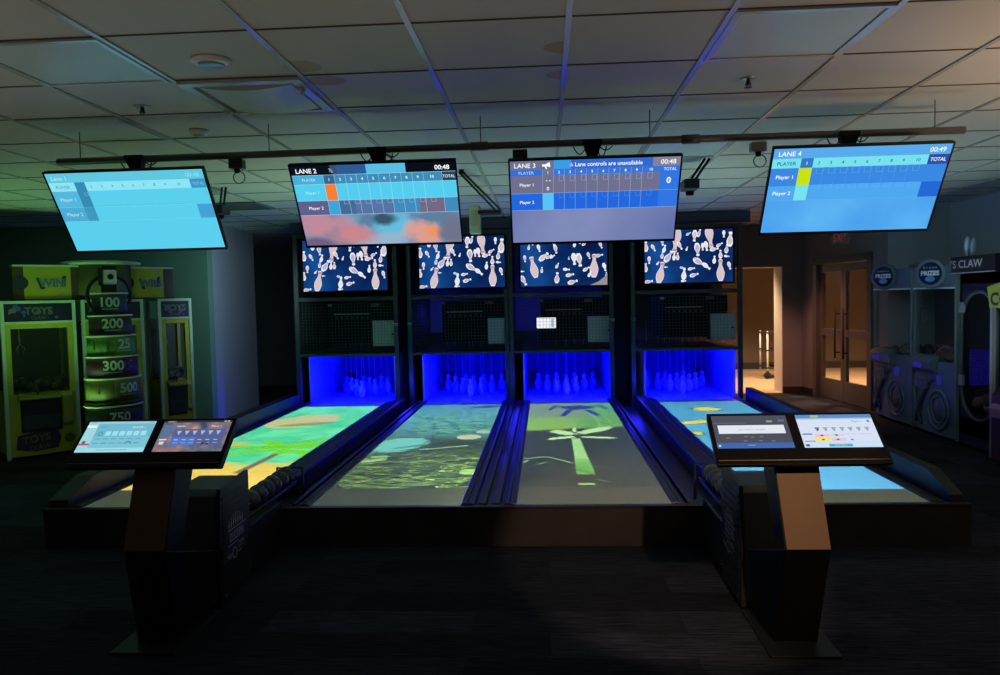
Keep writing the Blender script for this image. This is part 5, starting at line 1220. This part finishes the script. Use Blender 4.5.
def p3(X, Y, N, E, G):
    n = N(2.2, 1.6, 2.0, 3, .6); xl = X - .285; nn0 = N(8, 8, 2.0, 2, .5, 1)
    c = mixc(clamp((n - .3) * 2), (20, 30, 26), (36, 44, 38))
    edge = 7.58 + xl * .22
    c = mixc(clamp((Y - edge) * 10.0), c, (132, 182, 70))
    c = mixc(clamp((Y - edge) * 6.0) * clamp((xl + .1) * 4.0), c, (92, 160, 72))
    c = mixc(clamp((Y - edge - .62 + xl * .2) * 4.0), c, (116, 146, 116))
    c = mixc(clamp((Y - edge - .62) * 4.0) * clamp((xl - .1) * 5.0), c, (86, 166, 84))
    c = mixc(G(.54, 7.75, .50, 9.3, .012, 70), c, (160, 220, 130)); c = mixc(G(.66, 7.85, .60, 9.3, .010, 70), c, (150, 210, 130))
    blue = (16, 34, 130)
    c = mixc(E(.37, 9.08, .20, .17, 0, 5, nn0, 1.4), c, blue)
    for s in (-1, 1):
        c = mixc(G(.37 + s * .08, 9.1, .37 + s * .30, 9.26, .045, 50), c, blue); c = mixc(G(.37 + s * .10, 8.9, .37 + s * .20, 8.42, .045, 50), c, blue); c = mixc(G(.37 + s * .26, 9.22, .37 + s * .34, 8.90, .035, 50), c, blue)
    pale = (186, 226, 160); nn = N(9, 9, 2.0, 3, .5, 5)
    c = mixc(clamp((nn - .56) * 8.0) * clamp((Y - edge) * 10.0) * .5, c, (70, 130, 90))
    for (x0, y0, rx, ry, a) in ((.15, 7.40, .16, .09, -58), (.46, 7.50, .26, .09, 50), (.14, 7.12, .15, .06, 25), (.48, 7.12, .16, .05, -15), (.27, 7.55, .02, .16, 0)):
        c = mixc(E(x0, y0, rx, ry, a, 5, nn, 2.6), c, pale)
    tr = clamp((.045 + (7.1 - Y) * .018 - Ex.op('ABSOLUTE', X - .265 - (7.1 - Y) * .012)) * 70.0) * clamp((7.1 - Y) * 30.0) * clamp((Y - 5.62) * 30.0)
    c = mixc(tr, c, (160, 216, 136)); c = mixc(tr * clamp((6.25 - Y) * 4.0), c, (96, 178, 76))
    for y in (6.75, 6.45, 6.15): c = mixc(tr * G(.1, y, .5, y, .012, 80), c, (90, 130, 84))
    c = mixc(G(.18, 5.86, .34, 5.64, .018, 70), c, (70, 100, 66))
    c = mixc(G(.205, 5.335, .335, 5.335, .035, 60), c, (150, 204, 116))
    fr = (150, 196, 140)
    c = mixc(G(-.20, 6.20, .0, 6.28, .018, 70), c, fr); c = mixc(G(.0, 6.28, .20, 6.02, .016, 70), c, fr); c = mixc(G(.15, 6.06, .42, 5.85, .008, 90), c, fr); c = mixc(G(.3, 5.95, .62, 5.80, .004, 120), c, fr); c = mixc(G(-.2, 6.05, -.15, 6.15, .02, 60), c, fr); c = mixc(G(-.08, 5.98, -.0, 6.08, .015, 60), c, fr); c = mixc(G(.33, 5.5, .44, 5.38, .008, 80), c, fr)
    return c
def p4(X, Y, N, E, G):
    n = N(2.0, 1.0, 1.4, 3, .5)
    c = mixc(clamp((n - .35) * 3), (66, 158, 200), (80, 176, 214)); c = mixc(clamp((Y - 8.4) * .8), c, (64, 140, 165)); c = mixc(clamp((6.9 - Y) * .8), c, (82, 172, 222))
    nl = N(1.0, 5.0, 1.3, 1, .6, 2); c = mixc(clamp(.010 - Ex.op('ABSOLUTE', nl - .5)) * 50.0, c, (60, 130, 170))
    yw = (226, 214, 84); dk = (16, 60, 66)
    for (x0, y0, rx, ry, a) in ((1.82, 8.83, .16, .16, 0), (1.54, 7.93, .09, .20, -60), (1.42, 7.28, .05, .10, 0), (2.0, 8.3, .05, .08, 0)):
        c = mixc(E(x0, y0, rx * 1.18, ry * 1.18, a, 8, n, .5), c, dk); c = mixc(E(x0, y0, rx, ry, a, 8, n, .5), c, yw)
    c = mixc(G(1.62, 8.84, 2.02, 8.80, .012, 70), c, dk); c = mixc(G(1.96, 8.9, 2.05, 8.70, .02, 60), c, yw)
    return c
PJ = [(-2.95, 6.95, 2.32), (-.69, 7.9, 2.19), (1.17, 6.25, 2.32), (2.15, 7.0, 2.32)]
for i, (p, k) in enumerate(zip((p1, p2, p3, p4), (1, 1, 1, 1))): projector_light(i, PJ[i], p, k)

# blue fill points added inside the cages, then blue lamps over each pin deck
for gx in (-1.62, -.30, .72, 1.27): light('cage_glow', 'POINT', (gx, 11.3, 1.35), 1.6, (.03, .02, 1.0), shadow_soft_size=.05)
for xc in LC:
    light('pin_deck_lamp', 'AREA', (xc, 10.02, .85), 120, (0.0, 0.0, 1.0), (xc, 10.9, .1), shape='RECTANGLE', size=1.0, size_y=.08)
light('blue_spill', 'POINT', (-1.80, 9.7, .5), 5.0, (.02, .02, 1.0), shadow_soft_size=.1)
light('blue_spill', 'POINT', (1.11, 9.7, .5), 5.0, (.02, .02, 1.0), shadow_soft_size=.1)
light('blue_spill', 'POINT', (-0.37, 9.6, .55), 3.0, (.02, .02, 1.0), shadow_soft_size=.1)
for gx in (-1.64, .90):
    for gy in (5.4, 6.4, 7.4, 8.4): light('gutter_glow', 'POINT', (gx, gy, .235), .22, (.03, .02, 1.0), shadow_soft_size=.02)
for gy in (6.6, 8.0): light('gutter_glow', 'POINT', (-.375, gy, .33), .10, (.03, .02, 1.0), shadow_soft_size=.02)
light('entrance_fill', 'SPOT', (3.35, 11.0, 2.55), 190, (1.0, .36, .22), (3.3, 11.0, 0), spot_size=math.radians(95), spot_blend=.8, shadow_soft_size=.1)  # added red spot standing in for warm spill from the doorway
# recessed warm downlight above the viewer
light('warm_downlight', 'SPOT', (.80, .3, 2.55), 310, (1.0, .62, .38), (.66, 3.9, .35), spot_size=math.radians(23), spot_blend=.35, shadow_soft_size=.03)
# unseen fill spots, added to brighten the ceiling; no fixtures there
def up(loc, e, col, ang=150, tgt=None):
    light('ceiling_fill', 'SPOT', loc, e, col, tgt or (loc[0], loc[1] + .01, loc[2] + 3), spot_size=math.radians(ang), spot_blend=1.0, shadow_soft_size=.35)
up((-.2, 1.2, .9), 42, (1.0, .72, .54)); up((3.3, 3.0, .9), 230, (1.0, .68, .44), 140); up((-3.0, 2.6, .9), 24, (1.0, .92, .80))
up((-1.8, 7.0, .35), 92, (.62, 1.0, .56), 135); up((1.08, 7.0, .35), 78, (.64, 1.0, .70), 135); up((-4.7, 7.3, .4), 84, (.34, 1.0, .30), 118); up((3.4, 6.6, .5), 50, (.66, .95, .82))
light('green_fill', 'POINT', (-5.2, 5.2, 1.5), 7, (.34, 1.0, .46), shadow_soft_size=.3)  # unseen green fill point added at the left machines
light('teal_fill', 'SPOT', (-3.0, 8.9, 2.0), 60, (.50, .82, .90), (-4.4, 10.1, 1.35), spot_size=math.radians(95), spot_blend=.7, shadow_soft_size=.2)  # unseen teal fill added for the pillar and left wall
light('blue_spill', 'POINT', (-3.6, 9.7, .35), 4.0, (.05, .08, 1.0), shadow_soft_size=.1)  # blue fill point added at the pillar foot
light('cool_fill', 'SPOT', (2.2, 6.6, 2.3), 42, (.50, .80, 1.0), (4.9, 9.0, 1.6), spot_size=math.radians(80), spot_blend=.8, shadow_soft_size=.3)  # unseen cool fill added to lift the right wall and machines
# corridor and lobby
light('corridor_lamp', 'SPOT', (3.05, 13.3, 2.5), 420, (1.0, .72, .46), (3.15, 13.4, 0), spot_size=math.radians(120), spot_blend=.6, shadow_soft_size=.1)
light('lobby_lamp', 'SPOT', (5.6, 12.6, 2.5), 700, (1.0, .66, .36), (5.7, 12.7, 0), spot_size=math.radians(130), spot_blend=.6, shadow_soft_size=.2)
w = bpy.data.worlds.new('world'); SC_.world = w; w.use_nodes = True
w.node_tree.nodes['Background'].inputs[0].default_value = (.5, .6, .7, 1); w.node_tree.nodes['Background'].inputs[1].default_value = .002

vs = SC_.view_settings
vs.view_transform = 'Standard'; vs.look = 'None'; vs.exposure = 0.0; vs.gamma = 1.0; vs.use_curve_mapping = False
SC_.cycles.use_denoising = True
SC_.cycles.sample_clamp_indirect = 4.0
SC_.cycles.max_bounces = 6
SC_.cycles.caustics_reflective = False; SC_.cycles.caustics_refractive = False
for o in list(bpy.data.objects):
    if '_o' in o: del o['_o']
